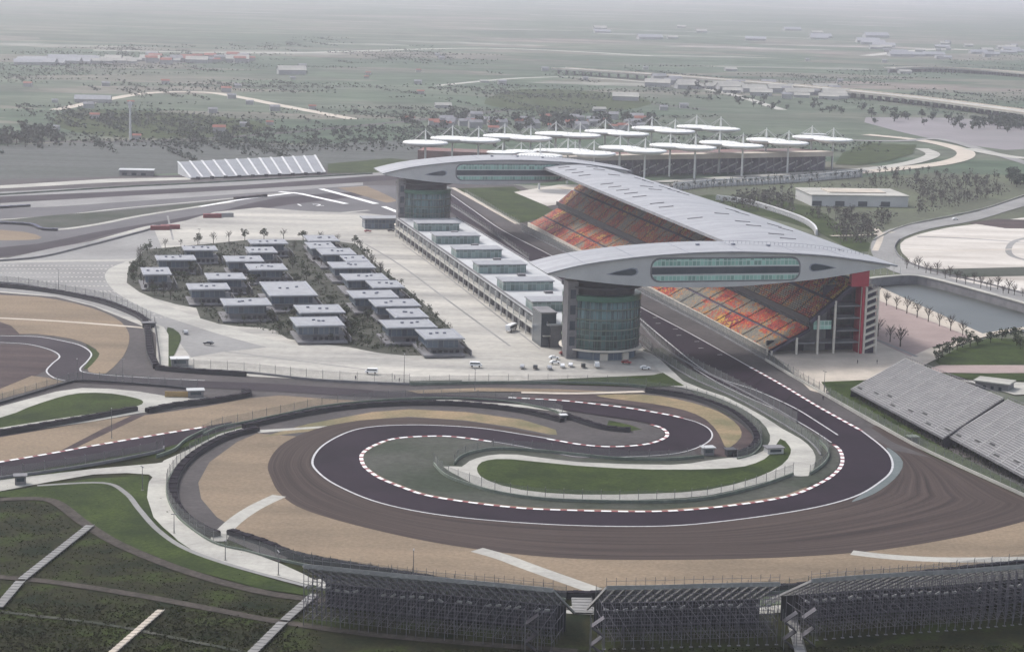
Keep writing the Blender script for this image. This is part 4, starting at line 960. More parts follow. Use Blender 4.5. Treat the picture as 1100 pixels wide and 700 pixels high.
# far trees
random.seed(21)
def far_tree(x, y, sc, lab, grp):
    plant_tree('far', G(x, y), sc, 'distant_tree', lab, 'tree', grp, ('bark', 'leafd'))
for _ in range(34):
    far_tree(random.uniform(-5, 62) , random.gauss(150, 4), random.uniform(.9, 1.6), 'dark bushy tree in the clump at the far left edge', 'dark trees at the far left edge')
for _ in range(60):
    x = random.uniform(430, 700); far_tree(x, 136 + random.gauss(0, 3.5) - abs(x - 560) * .01, random.uniform(.8, 1.7), 'dark tree among the village houses behind the white canopies', 'trees of the village behind the canopies')
far_tree(603, 138, 2.6, 'tallest dark tree of the village behind the canopies', None)
for _ in range(46):
    far_tree(random.uniform(200, 420), random.gauss(150, 5), random.uniform(.5, 1.0), 'small dark tree in the fields behind the left bleacher', 'trees behind the left bleacher')
for _ in range(60):
    t = random.random(); far_tree(720 + t * 390, 98 + t * 40 + random.gauss(3, 3), random.uniform(.7, 1.4), 'tree scattered below the elevated highway', 'trees below the highway')
for _ in range(40):
    far_tree(random.uniform(1040, 1105), random.gauss(135, 3), random.uniform(.8, 1.5), 'dark tree at the far right edge under the highway', 'trees at the far right edge')
for _ in range(14):
    far_tree(random.uniform(1082, 1104), random.gauss(196, 4), random.uniform(.8, 1.2), 'dark tree where the ring road leaves at the right', 'trees by the ring road exit')
mb = MB(); random.seed(8)
seeds = [(random.uniform(-40, 1140), random.uniform(45, 160)) for _ in range(46)]
for k in range(760):
    sx, sy = random.choice(seeds); y = sy + random.gauss(0, 3.5); x = sx + random.gauss(0, 45); p = G(x, max(y, 36))
    n_ = random.randint(4, 22); a = .3 if random.random() < .6 else -1.2
    for j in range(n_):
        crown(mb, 4, 3.2, (p.x + math.cos(a) * j * 7 + random.gauss(0, 2), p.y + math.sin(a) * j * 7 + random.gauss(0, 2), 1.6), 1.25, .6, 2)
tag(mb.build('hedgerows', K['leafd']), 'dark hedgerows and copses scattered over the distant plain', 'hedgerows', kind='stuff')
# ============================================================ distant buildings
def house_meshes(L_, D_, h, rm, wm, seed):
    a = MB(); a.box(0, 0, 0, L_, D_, h); a.add([(-L_ / 2, -D_ / 2, h), (-L_ / 2, D_ / 2, h), (-L_ / 2, 0, h + D_ * .3)], [(0, 2, 1)]); a.add([(L_ / 2, -D_ / 2, h), (L_ / 2, D_ / 2, h), (L_ / 2, 0, h + D_ * .3)], [(0, 1, 2)])
    r = MB(); e = .6; k = .3
    for sg in (-1, 1):
        r.add([(-L_ / 2 - e, sg * (D_ / 2 + e), h - .1), (L_ / 2 + e, sg * (D_ / 2 + e), h - .1), (L_ / 2 + e, 0, h + D_ * k + .25), (-L_ / 2 - e, 0, h + D_ * k + .25)], [(0, 1, 2, 3) if sg < 0 else (3, 2, 1, 0)])
    b = MB()
    for x in range(int(-L_ / 2) + 3, int(L_ / 2) - 1, 4):
        for z in ([1.2] if h < 5 else [1.2, 4.2]): b.box(x, -D_ / 2 - .02, z, 1.5, .3, 1.5)
    return a, r, b
HP = {}
def house(x, y, kind, lab, grp, sc=1.0, cat='house', name='farmhouse'):
    L_, D_, h, rm, wm = {'f': (14, 8, 6, 'gtile', 'wwall'), 'r': (14, 8, 6, 'rtile', 'wwall'), 's': (46, 16, 4.5, 'proof', 'wwall'), 'w': (26, 12, 4.5, 'concrete', 'wwall')}[kind]
    if kind not in HP:
        a, r, b = house_meshes(L_, D_, h, rm, wm, 1); HP[kind] = []
        for nm, q, mt in (('wall', a, wm), ('roof', r, rm), ('windows_front', b, 'glass')):
            o = q.build(nm, K[mt]); HP[kind].append((nm, o.data)); bpy.data.objects.remove(o)
    p = G(x, y); e = empty(name, (p.x, p.y, 0), random.choice((.1, .25, -.1, .3)), lab, cat, grp); e.scale = (sc,) * 3
    for nm, me in HP[kind][:2]:
        o = bpy.data.objects.new(nm, me); COL.objects.link(o); o.parent = e
random.seed(33)
for k in range(26):
    x = 30 + k * 4.6; house(x, 68 - (k % 3) * 1.6 + (1.5 if k < 8 else 0), 's' if k < 14 else 'w', 'white shed in the long row of works buildings far left', 'white sheds of the distant works', random.uniform(.7, 1.1), 'shed', 'works_shed')
for k in range(30):
    x = 160 + random.random() * 112; house(x, 66 + random.gauss(0, 1.6), random.choice('frw'), 'house in the white and red village beyond the distant works', 'houses of the distant left village', random.uniform(.9, 1.5))
for k in range(52):
    x = random.uniform(432, 690); house(x, 134 + random.gauss(0, 3.0), random.choice('ffr'), 'small house of the village just behind the white canopies', 'houses of the village behind the canopies', random.uniform(.6, 1.1))
for k in range(40):
    x = random.uniform(705, 905); house(x, 94 + (x - 700) * .07 + random.gauss(-4, 2.5), random.choice('fww'), 'pale building near the elevated highway', 'buildings along the highway', random.uniform(.8, 1.5))
for k in range(30):
    x = random.uniform(940, 1100); house(x, 55 + random.gauss(0, 4), random.choice('fws'), 'pale building in the hazy settlement at the upper right', 'settlement at the upper right', random.uniform(.7, 1.3))
for k in range(14):
    house(random.uniform(640, 1000), 38 + random.gauss(0, 5), random.choice('ws'), 'pale block faint in the haze above the canopies', 'faint blocks in the haze', random.uniform(.9, 1.6))
for k in range(26):
    house(random.uniform(0, 480), random.uniform(72, 150), random.choice('frf'), 'lone farmhouse in the fields at the upper left', 'farmhouses of the left plain', random.uniform(.5, .9))
for k in range(18):
    house(random.uniform(460, 1090), random.uniform(60, 120), random.choice('ffw'), 'lone farmhouse in the fields at the upper right', 'farmhouses of the right plain', random.uniform(.5, .9))
house(672, 108, 'w', 'bright white house standing alone above the canopies', None, 1.3); house(313, 80, 'w', 'white farm building alone right of the distant village', None, 1.6)
house(100, 110, 's', 'long low pale shed in the fields at left centre', None, .9)
def flat_block(name, x, y, L_, D_, h, lab, wm='wall', rm='concrete', rz=ANG, windows=0):
    p = G(x, y); e = empty(name, (p.x, p.y, 0), rz, lab, 'building')
    m = MB(); m.box(0, 0, 0, L_, D_, h); a = m.build('wall', K[wm], e)
    m = MB(); m.box(0, 0, h, L_ + 1.5, D_ + 1.5, .6); r = m.build('roof', K[rm], e)
    for k in range(windows):
        m = MB(); m.box(-L_ / 2 + 4 + k * (L_ - 4) / windows, -D_ / 2 - .05, .4, min(7, (L_ - 8) / windows * .6), .5, h * .45); m.build('window', K['glass'], e)
    return e
hall = flat_block('flat_roofed_hall', 914, 218, 74, 48, 8, 'low pale flat-roofed hall standing in the plantation at right', 'shell', 'concrete', .12, 4)
m = MB(); m.box(2, 2, 8.6, 44, 24, .8); m.build('roof_deck', K['path'], hall)
flat_block('service_hut', 147, 188, 26, 12, 4, 'small white-roofed hut left of the striped bleacher', 'wall', 'roofwhite', .1, 3)
flat_block('service_hut', 875, 149.5, 22, 12, 5, 'small white-roofed hut beside the ring road bend', 'wwall', 'roofwhite', .1, 2)
flat_block('service_hut', 1068, 417, 14, 9, 3, 'pale low kiosk behind the right bleachers', 'wall', 'concrete', -.5, 3)
# ---- elevated highway
def viaduct(pts, wd, h, lab):
    p = resample(PP(pts, 4), 60); e = empty('elevated_highway', (p[0].x, p[0].y, 0), 0, lab, 'viaduct')
    q = [a - p[0] for a in p]
    m = MB(); m.wallstrip(q, h, h + 2, wd); d = m.build('deck', K['concrete'], e)
    m = MB(); nn = normals(q); m.wallstrip([a + n * wd * .49 for a, n in zip(q, nn)], h + 2, h + 3.2, 1); m.wallstrip([a - n * wd * .49 for a, n in zip(q, nn)], h + 2, h + 3.2, 1); m.build('parapet', K['path'], e)
    for a in q[::1]:
        m = MB(); m.box(a.x, a.y, 0, 3, wd * .6, h); m.build('pier', K['wall'], e)
viaduct([(600, 79), (640, 82), (700, 86), (800, 94), (900, 103), (1000, 114), (1130, 132)], 34, 7, 'long pale elevated highway crossing the plain at upper right')
viaduct([(955, 78), (1000, 77), (1060, 80), (1130, 86)], 26, 6, 'second, fainter elevated road at the far right above the highway')
# ============================================================ canopy stand behind
us_a, us_b = G(640, 190), G(893, 184)
cs = empty('canopy_grandstand', (us_a.x, us_a.y, 0), 0, 'long grandstand of concrete bays standing under the white round canopies', 'grandstand')
def loc(p): return (p.x - us_a.x, p.y - us_a.y)
line = [loc(G(x, y)) for x, y in ((560, 193), (640, 190), (720, 188), (800, 186.5), (893, 184))]
LV = [Vector(p) for p in line]; LR = resample(smooth(LV, 6), 41); LN = normals(LR)
m = MB(); m.wallstrip([a + n * 24 for a, n in zip(LR, LN)], 0, 15, 26); m.build('rear_wall', K['purple2'], cs)
m = MB(); m.wallstrip([a + n * 4 for a, n in zip(LR, LN)], 13.5, 17.5, 12); m.build('terrace_edge', K['path'], cs)
m = MB()
for i in range(len(LR) - 1):
    a, b, na, nb = LR[i], LR[i + 1], LN[i], LN[i + 1]
    m.add([(*(a + na * 2), 17.4), (*(b + nb * 2), 17.4), (*(b + nb * 60), 15.0), (*(a + na * 60), 15.0)], [(0, 1, 2, 3)])
m.build('seating_slope', K['redseat'], cs)
for i in range(0, 41):
    a = LR[i]; m = MB(); m.box(a.x, a.y, 0, 1.1, 1.1, 13.6); m.build('column', K['wall'], cs)
    if i < 40 and i % 2 == 0:
        b = LR[i + 1]; q = (a + b) / 2 + LN[i] * 6
        m = MB(); m.add([(q.x - 8, q.y, 1), (q.x + 8, q.y, 9), (q.x + 8, q.y, 10), (q.x - 8, q.y, 2), (q.x - 8, q.y + 2, 1), (q.x + 8, q.y + 2, 9), (q.x + 8, q.y + 2, 10), (q.x - 8, q.y + 2, 2)], [(0, 1, 2, 3), (3, 2, 6, 7), (7, 6, 5, 4), (0, 3, 7, 4), (1, 5, 6, 2)]); m.build('stair_flight', K['shell'], cs)
m = MB(); p = [loc(G(x, y, 0)) for x, y in ((452, 172), (560, 176), (640, 176))]
m.wallstrip(smooth([Vector(q) for q in p], 6), 0, 10, 30); m.build('side_terrace', K['redseat'], cs)
def umbrella_meshes():
    R = 17.3; d = MB()
    d.lathe([(.6, 2.6), (R * .35, 1.5), (R * .8, 1.3), (R, 1.5), (R, .2), (R * .75, -1.6), (R * .3, -2.0), (.6, -2.2)], 28)
    mast = MB(); mast.taper((0, 0, -25), (0, 0, 0), .85, .75, 8); mast.taper((0, 0, 0), (0, 0, 11.5), .75, .3, 8)
    cab = MB()
    for k in range(8):
        a = .785 * k; cab.bar((0, 0, 10.5), (math.cos(a) * R * .9, math.sin(a) * R * .9, .9), .16)
    ring = MB(); ring.lathe([(R, .45), (R + .35, .5), (R + .35, .95), (R, .9)], 28)
    return d, mast, cab, ring
um = [('canopy', umbrella_meshes()[0], 'umb'), ('mast', umbrella_meshes()[1], 'umb'), ('stay_cable', umbrella_meshes()[2], 'shell'), ('rim_ring', umbrella_meshes()[3], 'shell')]
UMD = []
for nm, q, mt in um:
    o = q.build(nm, K[mt], smooth_=(nm == 'canopy')); UMD.append((nm, o.data)); bpy.data.objects.remove(o)
ROWA = [(457, 154.5), (486, 150), (514, 151.5), (542, 147.5), (570, 149.5), (597, 145), (623, 146.5), (650, 142.5), (675, 145), (700, 139), (725, 142), (748, 137.5), (774, 139.5)]
ROWB = [(580, 168.5), (610, 163.5), (638, 166), (666, 160), (693, 163), (720, 157.5), (747, 159.5), (773, 154.5), (798, 157.5), (823, 151.5), (847, 154.5), (872, 148.7), (895, 151)]
ROWC = [(540, 156), (560, 155), (590, 154), (618, 154)]
for row, nm in ((ROWA, 'rear row'), (ROWB, 'front row'), (ROWC, 'half-hidden middle row')):
    for i, (x, y) in enumerate(row):
        p = G(x, y, 25.5); e = empty('round_canopy', (p.x, p.y, 25.5), 0, 'white round membrane canopy on a mast, %s from the left in the %s' % (ordn(i), nm), 'canopy', 'white round canopies over the far stand')
        if nm != 'front row': e.scale = (1.06,) * 3
        if nm.startswith('half'): e.scale = (.75,) * 3; e.location.z = 19
        for n2, me in UMD:
            o = bpy.data.objects.new(n2, me); COL.objects.link(o); o.parent = e
# arched white arcades
def arcade(pts, lab, n, h=6):
    p = resample(PP(pts, 6), n); e = empty('arcade_wall', (p[0].x, p[0].y, 0), 0, lab, 'arcade'); q = [a - p[0] for a in p]
    m = MB(); m.wallstrip(q, h - 1, h, 1.2); m.build('beam', K['twhite'], e)
    for i, a in enumerate(q):
        m = MB(); m.box(a.x, a.y, 0, 1.6, 1.2, h - 1)
        if i < n - 1:
            b = q[i + 1]; m.bar((a.x, a.y, h - .6), (a.x + (b.x - a.x) * .5, a.y + (b.y - a.y) * .5, .5), 1.2, .9); m.bar((b.x, b.y, h - .6), (a.x + (b.x - a.x) * .5, a.y + (b.y - a.y) * .5, .5), 1.2, .9)
        m.build('arch_pier', K['twhite'], e)
arcade([(724, 204.5), (760, 201), (800, 199), (840, 197), (880, 194), (925, 190)], 'white zigzag railing wall along the road beyond the main roof', 70, 6)
arcade([(770, 215), (800, 219), (835, 229), (862, 239), (874, 247), (877, 253)], 'curved white balustrade between main roof and plantation', 46, 4)
# ---- striped far bleacher
p0, p1, p2, p3 = G(205, 193), G(349, 187), G(191, 174), G(338, 167)
fb = empty('far_bleacher', (p0.x, p0.y, 0), 0, 'distant roofless bleacher with pale aisle stripes beside the back straight', 'bleacher')
a, b = Vector((0, 0)), p1 - p0; nrm = Vector((-b.y, b.x)).normalized(); du = b.normalized(); Lb = b.length
q2_, q3_ = G(191, 174, 9.5) - p0, G(338, 167, 9.5) - p0
rows = 24; D_, Z0_, Z1_ = 1.0, 1.2, 9.5; sk = 0
def fbp(t, d, z):
    u = t / Lb; q = (b * u).lerp(q2_.lerp(q3_, u), d / D_); return (q.x, q.y, z)
m = MB()
for r in range(rows):
    d0, d1, z0, z1 = r / rows, (r + 1) / rows, Z0_ + (Z1_ - Z0_) * r / rows, Z0_ + (Z1_ - Z0_) * (r + 1) / rows
    m.add([fbp(0, d0, z0), fbp(Lb, d0, z0), fbp(Lb, d0, z1), fbp(0, d0, z1), fbp(0, d1, z1), fbp(Lb, d1, z1)], [(0, 1, 2, 3), (3, 2, 5, 4)])
m.build('seating', K['farstand'], fb)
for k in range(13):
    t = Lb * k / 12; m = MB(); w_ = .9; q0, q1 = fbp(t, 0, Z0_ + .6), fbp(t, D_, Z1_ + .6)
    m.add([(q0[0] - w_, q0[1], q0[2]), (q0[0] + w_, q0[1], q0[2]), (q1[0] + w_, q1[1], q1[2]), (q1[0] - w_, q1[1], q1[2])], [(0, 1, 2, 3)]); m.build('aisle', K['twhite'], fb)
m = MB(); m.add([fbp(0, 1.005, 0), fbp(Lb, 1.005, 0), fbp(Lb, 1.005, Z1_), fbp(0, 1.005, Z1_)], [(0, 1, 2, 3)]); m.add([fbp(0, 0, 0), fbp(0, 0, Z0_), fbp(0, D_, Z1_), fbp(0, D_, 0)], [(0, 1, 2, 3)]); m.build('support_wall', K['farstand'], fb)
for k in range(10):
    m = MB(); m.box(*fbp(Lb * (k + .5) / 10, -.03, 0), 3, 1.5, 2.2); m.build('gate_post', K['dark'], fb)

# ============================================================ bleachers on the right
def bleacher(P0, P1, Q0, Q1, lab, aisles, z0=3.2, z1=13, front_dark=True):
    """P front low corners (plan, px at z0), Q rear high corners (px at z1)"""
    a, b, c, d = G(*P0, z0), G(*P1, z0), G(*Q0, z1), G(*Q1, z1)
    e = empty('bleacher', (a.x, a.y, 0), 0, lab, 'bleacher', 'grey bench bleachers at the right'); o = a.copy(); a, b, c, d = a - o, b - o, c - o, d - o
    def pt(u, v, z): q = a.lerp(b, u).lerp(c.lerp(d, u), v); return (q.x, q.y, z)
    rows = 26; L_ = (b - a).length
    dk = MB()
    for r in range(rows):
        v0, v1 = r / rows, (r + 1) / rows; h0, h1 = z0 + (z1 - z0) * v0, z0 + (z1 - z0) * v1
        dk.add([pt(0, v0, h0), pt(1, v0, h0), pt(1, v0, h1), pt(0, v0, h1), pt(0, v1, h1), pt(1, v1, h1)], [(0, 1, 2, 3), (3, 2, 5, 4)])
    dk.build('deck', K['wall'], e)
    for k in range(aisles):
        u0, u1 = (k + .04) / aisles, (k + .955) / aisles; m = MB()
        for r in range(rows):
            v0, v1 = (r + .34) / rows, (r + .95) / rows; h1 = z0 + (z1 - z0) * (r + 1) / rows + .34
            m.add([pt(u0, v0, h1), pt(u1, v0, h1), pt(u1, v1, h1), pt(u0, v1, h1), pt(u0, v0, h1 - .14), pt(u1, v0, h1 - .14)], [(0, 1, 2, 3), (4, 5, 1, 0)])
        m.build('bench_block', K['bench'], e)
        m = MB(); uu = k / aisles; m.bar(pt(uu, 0, z0 + .45), pt(uu, 1, z1 + .45), .5, .2); m.build('aisle', K['bench'], e)
        if k < aisles:
            m = MB(); uc = (k + .5) / aisles
            for (du_, dv_) in ((-.16 / aisles * 1.2, 0), (.16 / aisles * 1.2, .02)): pass
            vv = .08 + .06 * ((k * 7) % 3); uc += .12 / aisles * ((k * 5) % 3 - 1)
            for j in range(2): m.bar(pt(uc - .17 / aisles, vv + j * .014, z0 + (vv + j * .014) * (z1 - z0) + .62), pt(uc + .17 / aisles, vv + j * .014, z0 + (vv + j * .014) * (z1 - z0) + .62), .55, .12)
            m.build('entry_well', K['benchd'], e)
    m = MB()
    for u in (0, 1):
        m.add([pt(u, 0, 0.2), pt(u, 1, .2), pt(u, 1, z1), pt(u, 0, z0)], [(0, 1, 2, 3)])
    m.build('side_sheeting', K['scaf'], e)
    m = MB(); m.bar(pt(0, 0, z0 + .9), pt(1, 0, z0 + .9), .12, .12); m.bar(pt(0, 1, z1 + 1.3), pt(1, 1, z1 + 1.3), .15, .15)
    for k in range(41): m.bar(pt(k / 40, 0, z0), pt(k / 40, 0, z0 + .95), .12); m.bar(pt(k / 40, 1, z1), pt(k / 40, 1, z1 + 1.3), .12)
    m.build('railing', K['steel'], e)
    nfr = int(L_ / 3)
    for k in range(nfr + 1):
        u = k / nfr; m = MB(); m.bar(pt(u, .006, 0), pt(u, .006, z0 - .05), .18); m.bar(pt(u, .5, 0), pt(u, .5, (z0 + z1) / 2 - .3), .18); m.bar(pt(u, .99, 0), pt(u, .99, z1 - .3), .18)
        m.bar(pt(u, .006, .2), pt(u, .5, (z0 + z1) / 2 - .5), .12); m.bar(pt(u, .5, .2), pt(u, .99, z1 - .5), .12); m.build('support_frame', K['scaf'], e)
    return e
bleacher((914, 419), (1013, 472), (973, 386), (1079, 428), 'nearer-left grey bench bleacher on scaffolding, its left corner on the grass by the plaza', 8)
bleacher((1019, 470), (1150, 541), (1083, 430), (1215, 485), 'grey bench bleacher cut off by the right edge of the picture', 9)

# ============================================================ scaffold grandstands in the foreground (seen from behind)
def scaffold(base, toplen, lab, dirs=1, h=16.0, depth=27):
    p = smooth([G(x, y) for x, y in base], 8); L_ = length(p); nb = max(int(L_ / 2.45), 4)
    q = resample(p, nb + 1); o = q[0].copy(); q = [a - o for a in q]; nn = normals(q)
    nn = [n if (n.y > 0) else -n for n in nn]
    e = empty('scaffold_grandstand', (o.x, o.y, 0), 0, lab, 'grandstand', 'temporary scaffold grandstands in the foreground')
    D = depth; zf = 2.2
    def pt(i, v, z):
        a = q[i] + nn[i] * (D * v); return (a.x, a.y, z)
    def zd(v): return h - (h - zf) * v
    m = MB(); rows = 24
    for r in range(rows):
        v0, v1 = r / rows, (r + .42) / rows; vs, fs = [], []
        for i in range(nb + 1): vs += [pt(i, v0, zd(v0) + .16), pt(i, v0, zd(v0)), pt(i, v1, zd(v0))]
        for i in range(nb): fs += [(3 * i, 3 * i + 3, 3 * i + 4, 3 * i + 1), (3 * i + 1, 3 * i + 4, 3 * i + 5, 3 * i + 2)]
        m.add(vs, fs)
    m.build('seating_deck', K['benchd'], e)
    # pale parapet boards along the top rear edge
    m = MB(); m.wallstrip([q[i] - nn[i] * .25 for i in range(nb + 1)], h - .3, h + .9, .12); m.build('rear_parapet', K['bench'], e)
    m = MB()
    for i in range(nb): m.bar(pt(i, 0, h + 2.0), pt(i + 1, 0, h + 2.0), .08)
    m.build('top_rail', K['steel'], e)
    for i in range(nb + 1):
        m = MB(); hh = [0, .12, .24, .36, .5]
        for k, v in enumerate(hh):
            m.bar(pt(i, v, 0), pt(i, v, zd(v) - .1), .16)
            if k: 
                for z in (2.2, 6.2, 10.2):
                    if z < zd(v): m.bar(pt(i, hh[k - 1], z), pt(i, v, z), .09)
                m.bar(pt(i, 0, 2.2), pt(i, .12, 6.2), .09); m.bar(pt(i, .12, 6.2), pt(i, .24, 10.2), .09); m.bar(pt(i, .12, 2.2), pt(i, 0, 10.2), .09)
        m.bar(pt(i, 0, h), pt(i, 0, h + 2.9), .1); m.box(pt(i, 0, 0)[0], pt(i, 0, 0)[1], 0, .9, .9, .12)
        if i < nb:
            for z in (2.2, 6.2, 10.2):
                if (i + int(z)) % 3 == 0: m.bar(pt(i, 0, z), pt(i + 1, 0, z + 4), .09)
                if (i + int(z)) % 4 == 1: m.bar(pt(i + 1, .12, z), pt(i, .12, z + 4), .09)
        m.build('support_frame', K['scaf2'], e)
        m = MB(); m.bar(pt(i, -.012, h + .3), pt(i, 1, zf - .4), .5, .6); m.build('raker_beam', K['bench'], e)
    for z in (2.2, 4.2, 6.2, 8.2, 10.2, 12.2, 14.2):
        for v in (0, .12, .24):
            if zd(v) < z: continue
            m = MB()
            for i in range(nb): m.bar(pt(i, v, z), pt(i + 1, v, z), .09)
            m.build('ledger_rail', K['scaf2'], e)
    # stored seats / boards under the top rows
    m = MB(); random.seed(int(L_))
    for i in range(nb):
        if random.random() < .75:
            a, b = pt(i, .1, 9.3), pt(i + 1, .1, 9.3); m.bar((a[0], a[1], 9.2 + random.random()), ((a[0] + b[0]) / 2, (a[1] + b[1]) / 2, 9.4 + random.random()), .5, .5)
    tag(m.build('underside_boards', K['bench'], e), kind='stuff')
    m = MB(); m.wallstrip([q[i] + nn[i] * (D * .62) for i in range(nb + 1)], 0, zd(.62) - .6, .2); m.build('interior_shade_sheet', K['dark'], e)  # added dark sheet, painted as the shade inside the scaffold
    # stair block at the end
    return e
scaffold([(326, 672), (397, 680), (465, 687), (536, 694), (592, 700)], 0, 'long scaffold grandstand seen from behind at bottom left, its left end by the service road')
scaffold([(649, 697), (700, 696), (760, 694), (834, 692)], 0, 'scaffold grandstand seen from behind at bottom centre, between two gaps')
scaffold([(868, 688), (940, 682), (1020, 677), (1100, 670), (1170, 662)], 0, 'scaffold grandstand seen from behind at bottom right, running out of the picture')
# end stairs and deck between
for i, (x, y) in enumerate(((570, 697), (640, 700), (846, 694), (866, 690))):
    p = G(x, y); e = empty('scaffold_stairs', (p.x, p.y, 0), .05, ('steel stair tower behind the bottom-left stand, near its right end', 'steel stair tower at the left end of the bottom-centre stand', 'steel stair tower at the right end of the bottom-centre stand', 'steel stair tower at the left end of the bottom-right stand')[i], 'stair tower', 'stair towers of the scaffold stands')
    m = MB()
    for sx in (-1.6, 1.6):
        for sy in (-3, 0): m.box(sx, sy, 0, .16, .16, 10)
    m.build('frame', K['steel'], e)
    for k in range(4):
        m = MB(); z = k * 2.4; s = 1 if k % 2 else -1; m.add([(-1.6 * s, -3, z), (1.6 * s, -3, z + 2.4), (1.6 * s, -.3, z + 2.4), (-1.6 * s, -.3, z), (-1.6 * s, -3, z + .2), (1.6 * s, -3, z + 2.6), (1.6 * s, -.3, z + 2.6), (-1.6 * s, -.3, z + .2)], [(0, 3, 2, 1), (4, 5, 6, 7), (0, 1, 5, 4), (3, 7, 6, 2)]); m.build('stair_flight', K['scaf'], e)
# ---- berm stairs
def berm_stairs(a, b, w_, lab, mt='paddock2'):
    p, q = G(*a), G(*b); d = q - p; L_ = d.length; e = empty('berm_stairs', (p.x, p.y, 0), math.atan2(d.y, d.x), lab, 'stairs', 'concrete stairs on the grass berm')
    m = MB(); n = int(L_ / 1.2)
    for k in range(n): m.box((k + .5) * L_ / n, 0, GZ + .004, L_ / n * .93, w_, .12 + .1 * (k % 2))
    m.build('steps', K[mt], e)
    m = MB(); m.bar((0, w_ / 2 + .1, 1), (L_, w_ / 2 + .1, 1), .08)
    for k in range(0, n, 2): m.bar((k * L_ / n, w_ / 2 + .1, 0), (k * L_ / n, w_ / 2 + .1, 1), .08)
    m.build('handrail', K['steel'], e)
berm_stairs((97, 566), (24, 624), 2.6, 'upper flight of pale stairs climbing the grass at far left')
berm_stairs((22, 626), (-2, 654), 2.6, 'lowest short flight of stairs at the left edge, below the dirt track')
berm_stairs((173, 657), (110, 712), 1.9, 'narrow pinkish flight of stairs at the bottom, left of centre', 'path')
berm_stairs((338, 640), (306, 668), 2.6, 'short flight of stairs beside the left end of the scaffold stand')
berm_stairs((304, 670), (262, 712), 2.6, 'pale stairs leaving the bottom edge just left of the scaffold stand')
berm_stairs((846, 652), (862, 712), 2.8, 'pale steps in the gap between the centre and right scaffold stands')
berm_stairs((624, 640), (626, 660), 5.5, 'pale concrete steps in the gap between the left and centre scaffold stands')

# ============================================================ barriers, tyre walls, fences
def tyre_wall(pts, lab, w_=2.2, h=1.9, mt='tyre', top=None):
    p = PP(pts, 6); L_ = length(p); p = resample(p, max(int(L_ / 1.6), 4)); o = p[0].copy()
    e = empty('tyre_wall', (o.x, o.y, 0), 0, lab, 'tyre wall', 'tyre walls'); q = [a - o for a in p]; nn = normals(q)
    m = MB()
    for i in range(len(q) - 1):
        a = q[i]; b = q[i + 1]; c = (a + b) / 2; an_ = math.atan2((b - a).y, (b - a).x)
        hh = h * (1 + .06 * math.sin(i * 1.7)); m.box(c.x, c.y, 0, (b - a).length * .93, w_, hh, an_)
    m.build('tyre_stacks', K[mt], e)
    m = MB(); m.wallstrip([a + n * (w_ / 2 + .12) for a, n in zip(q, nn)], .1, h * .9, .06); m.build('belt', K['dark'], e)
    m = MB(); m.wallstrip([a - n * (w_ / 2 + .12) for a, n in zip(q, nn)], .1, h * .9, .06); m.build('belt', K['dark'], e)
FP = {}
def fence(pts, lab, wall=1.0, mesh=3.0, sp=7.0, wmat='cgreen', nmat='wire', wth=.5, n=6, grp='debris fences'):
    p = PP(pts, n); L_ = length(p); k = min(max(int(L_ / sp), 2), 99); sub = max(1, int(round(L_ / k / 4)))
    r = resample(p, k * sub + 1); o = r[0].copy(); q = [a - o for a in r]
    e = empty('debris_fence', (o.x, o.y, 0), 0, lab, 'fence', grp)
    if wall:
        m = MB(); m.wallstrip(q, 0, wall, wth); m.build('barrier_wall', K[wmat], e)
    if mesh:
        m = MB(); m.wallstrip(q, wall + .02, wall + mesh, .04); m.build('wire_mesh', K[nmat], e)
        key = (wall, mesh)
        if key not in FP:
            m = MB(); m.box(0, .32, 0, .16, .16, wall + mesh + .2); m.bar((0, .32, wall + mesh + .1), (0, -.4, wall + mesh + .6), .12); ob = m.build('fence_post', K['steel']); FP[key] = ob.data; bpy.data.objects.remove(ob)
        for i in range(0, len(q), sub):
            ob = bpy.data.objects.new('fence_post', FP[key]); COL.objects.link(ob); ob.parent = e; ob.location = (q[i].x, q[i].y, 0)
    return e
tyre_wall([(262, 461), (320, 448), (380, 439), (440, 435.5), (500, 436.5), (560, 443.5), (604, 454)], 'long dark tyre wall arching over the top of the left hairpin bed')
tyre_wall([(276, 463), (240, 473), (206, 493), (189, 514), (186, 536), (197, 556), (216, 570), (233, 577)], 'dark tyre wall curving round the left end of the hairpin gravel', 2.6, 1.8)
tyre_wall([(247, 574), (284, 586), (316, 599), (378, 611), (450, 623), (530, 636), (609, 642)], 'dark tyre wall between hairpin gravel and the bottom-left stand', 2.4, 1.8)
tyre_wall([(609, 642), (660, 642), (760, 640), (850, 634), (960, 623), (1120, 606)], 'tyre wall between hairpin gravel and the bottom-centre and right stands')
tyre_wall([(694, 421), (740, 428), (780, 442), (804, 459), (813, 474), (804, 486), (785, 491)], 'dark tyre wall round the right end of the inner loop')
tyre_wall([(605, 448), (625, 455), (650, 462), (677, 464.5)], 'short dark tyre wall on the wedge inside the inner loop')
tyre_wall([(-20, 471), (0, 467), (60, 457), (100, 450), (146, 441)], 'dark tyre wall below the long grass wedge at left')
tyre_wall([(158, 443.5), (190, 437), (230, 432), (262, 427), (267, 424), (262, 421.5)], 'dark tyre wall hooking round the tip of the concrete wedge')
tyre_wall([(-20, 307), (0, 308.5), (32, 311.5), (70, 317), (110, 326), (140, 337), (155, 346), (159, 360), (161, 380), (168, 396)], 'dark tyre wall following the car park edge and turning down at its corner', 2.6, 2.0)
tyre_wall([(168, 397), (200, 400), (264, 404)], 'short straight dark tyre wall in front of the hut')
tyre_wall([(-20, 240), (30, 242), (45, 247), (62, 248)], 'bluish tyre wall at the far left bend', 2.4, 1.6, 'bluebar')
tyre_wall([(-20, 225), (32, 222)], 'distant bluish tyre wall at the far left edge', 2.4, 1.6, 'bluebar')
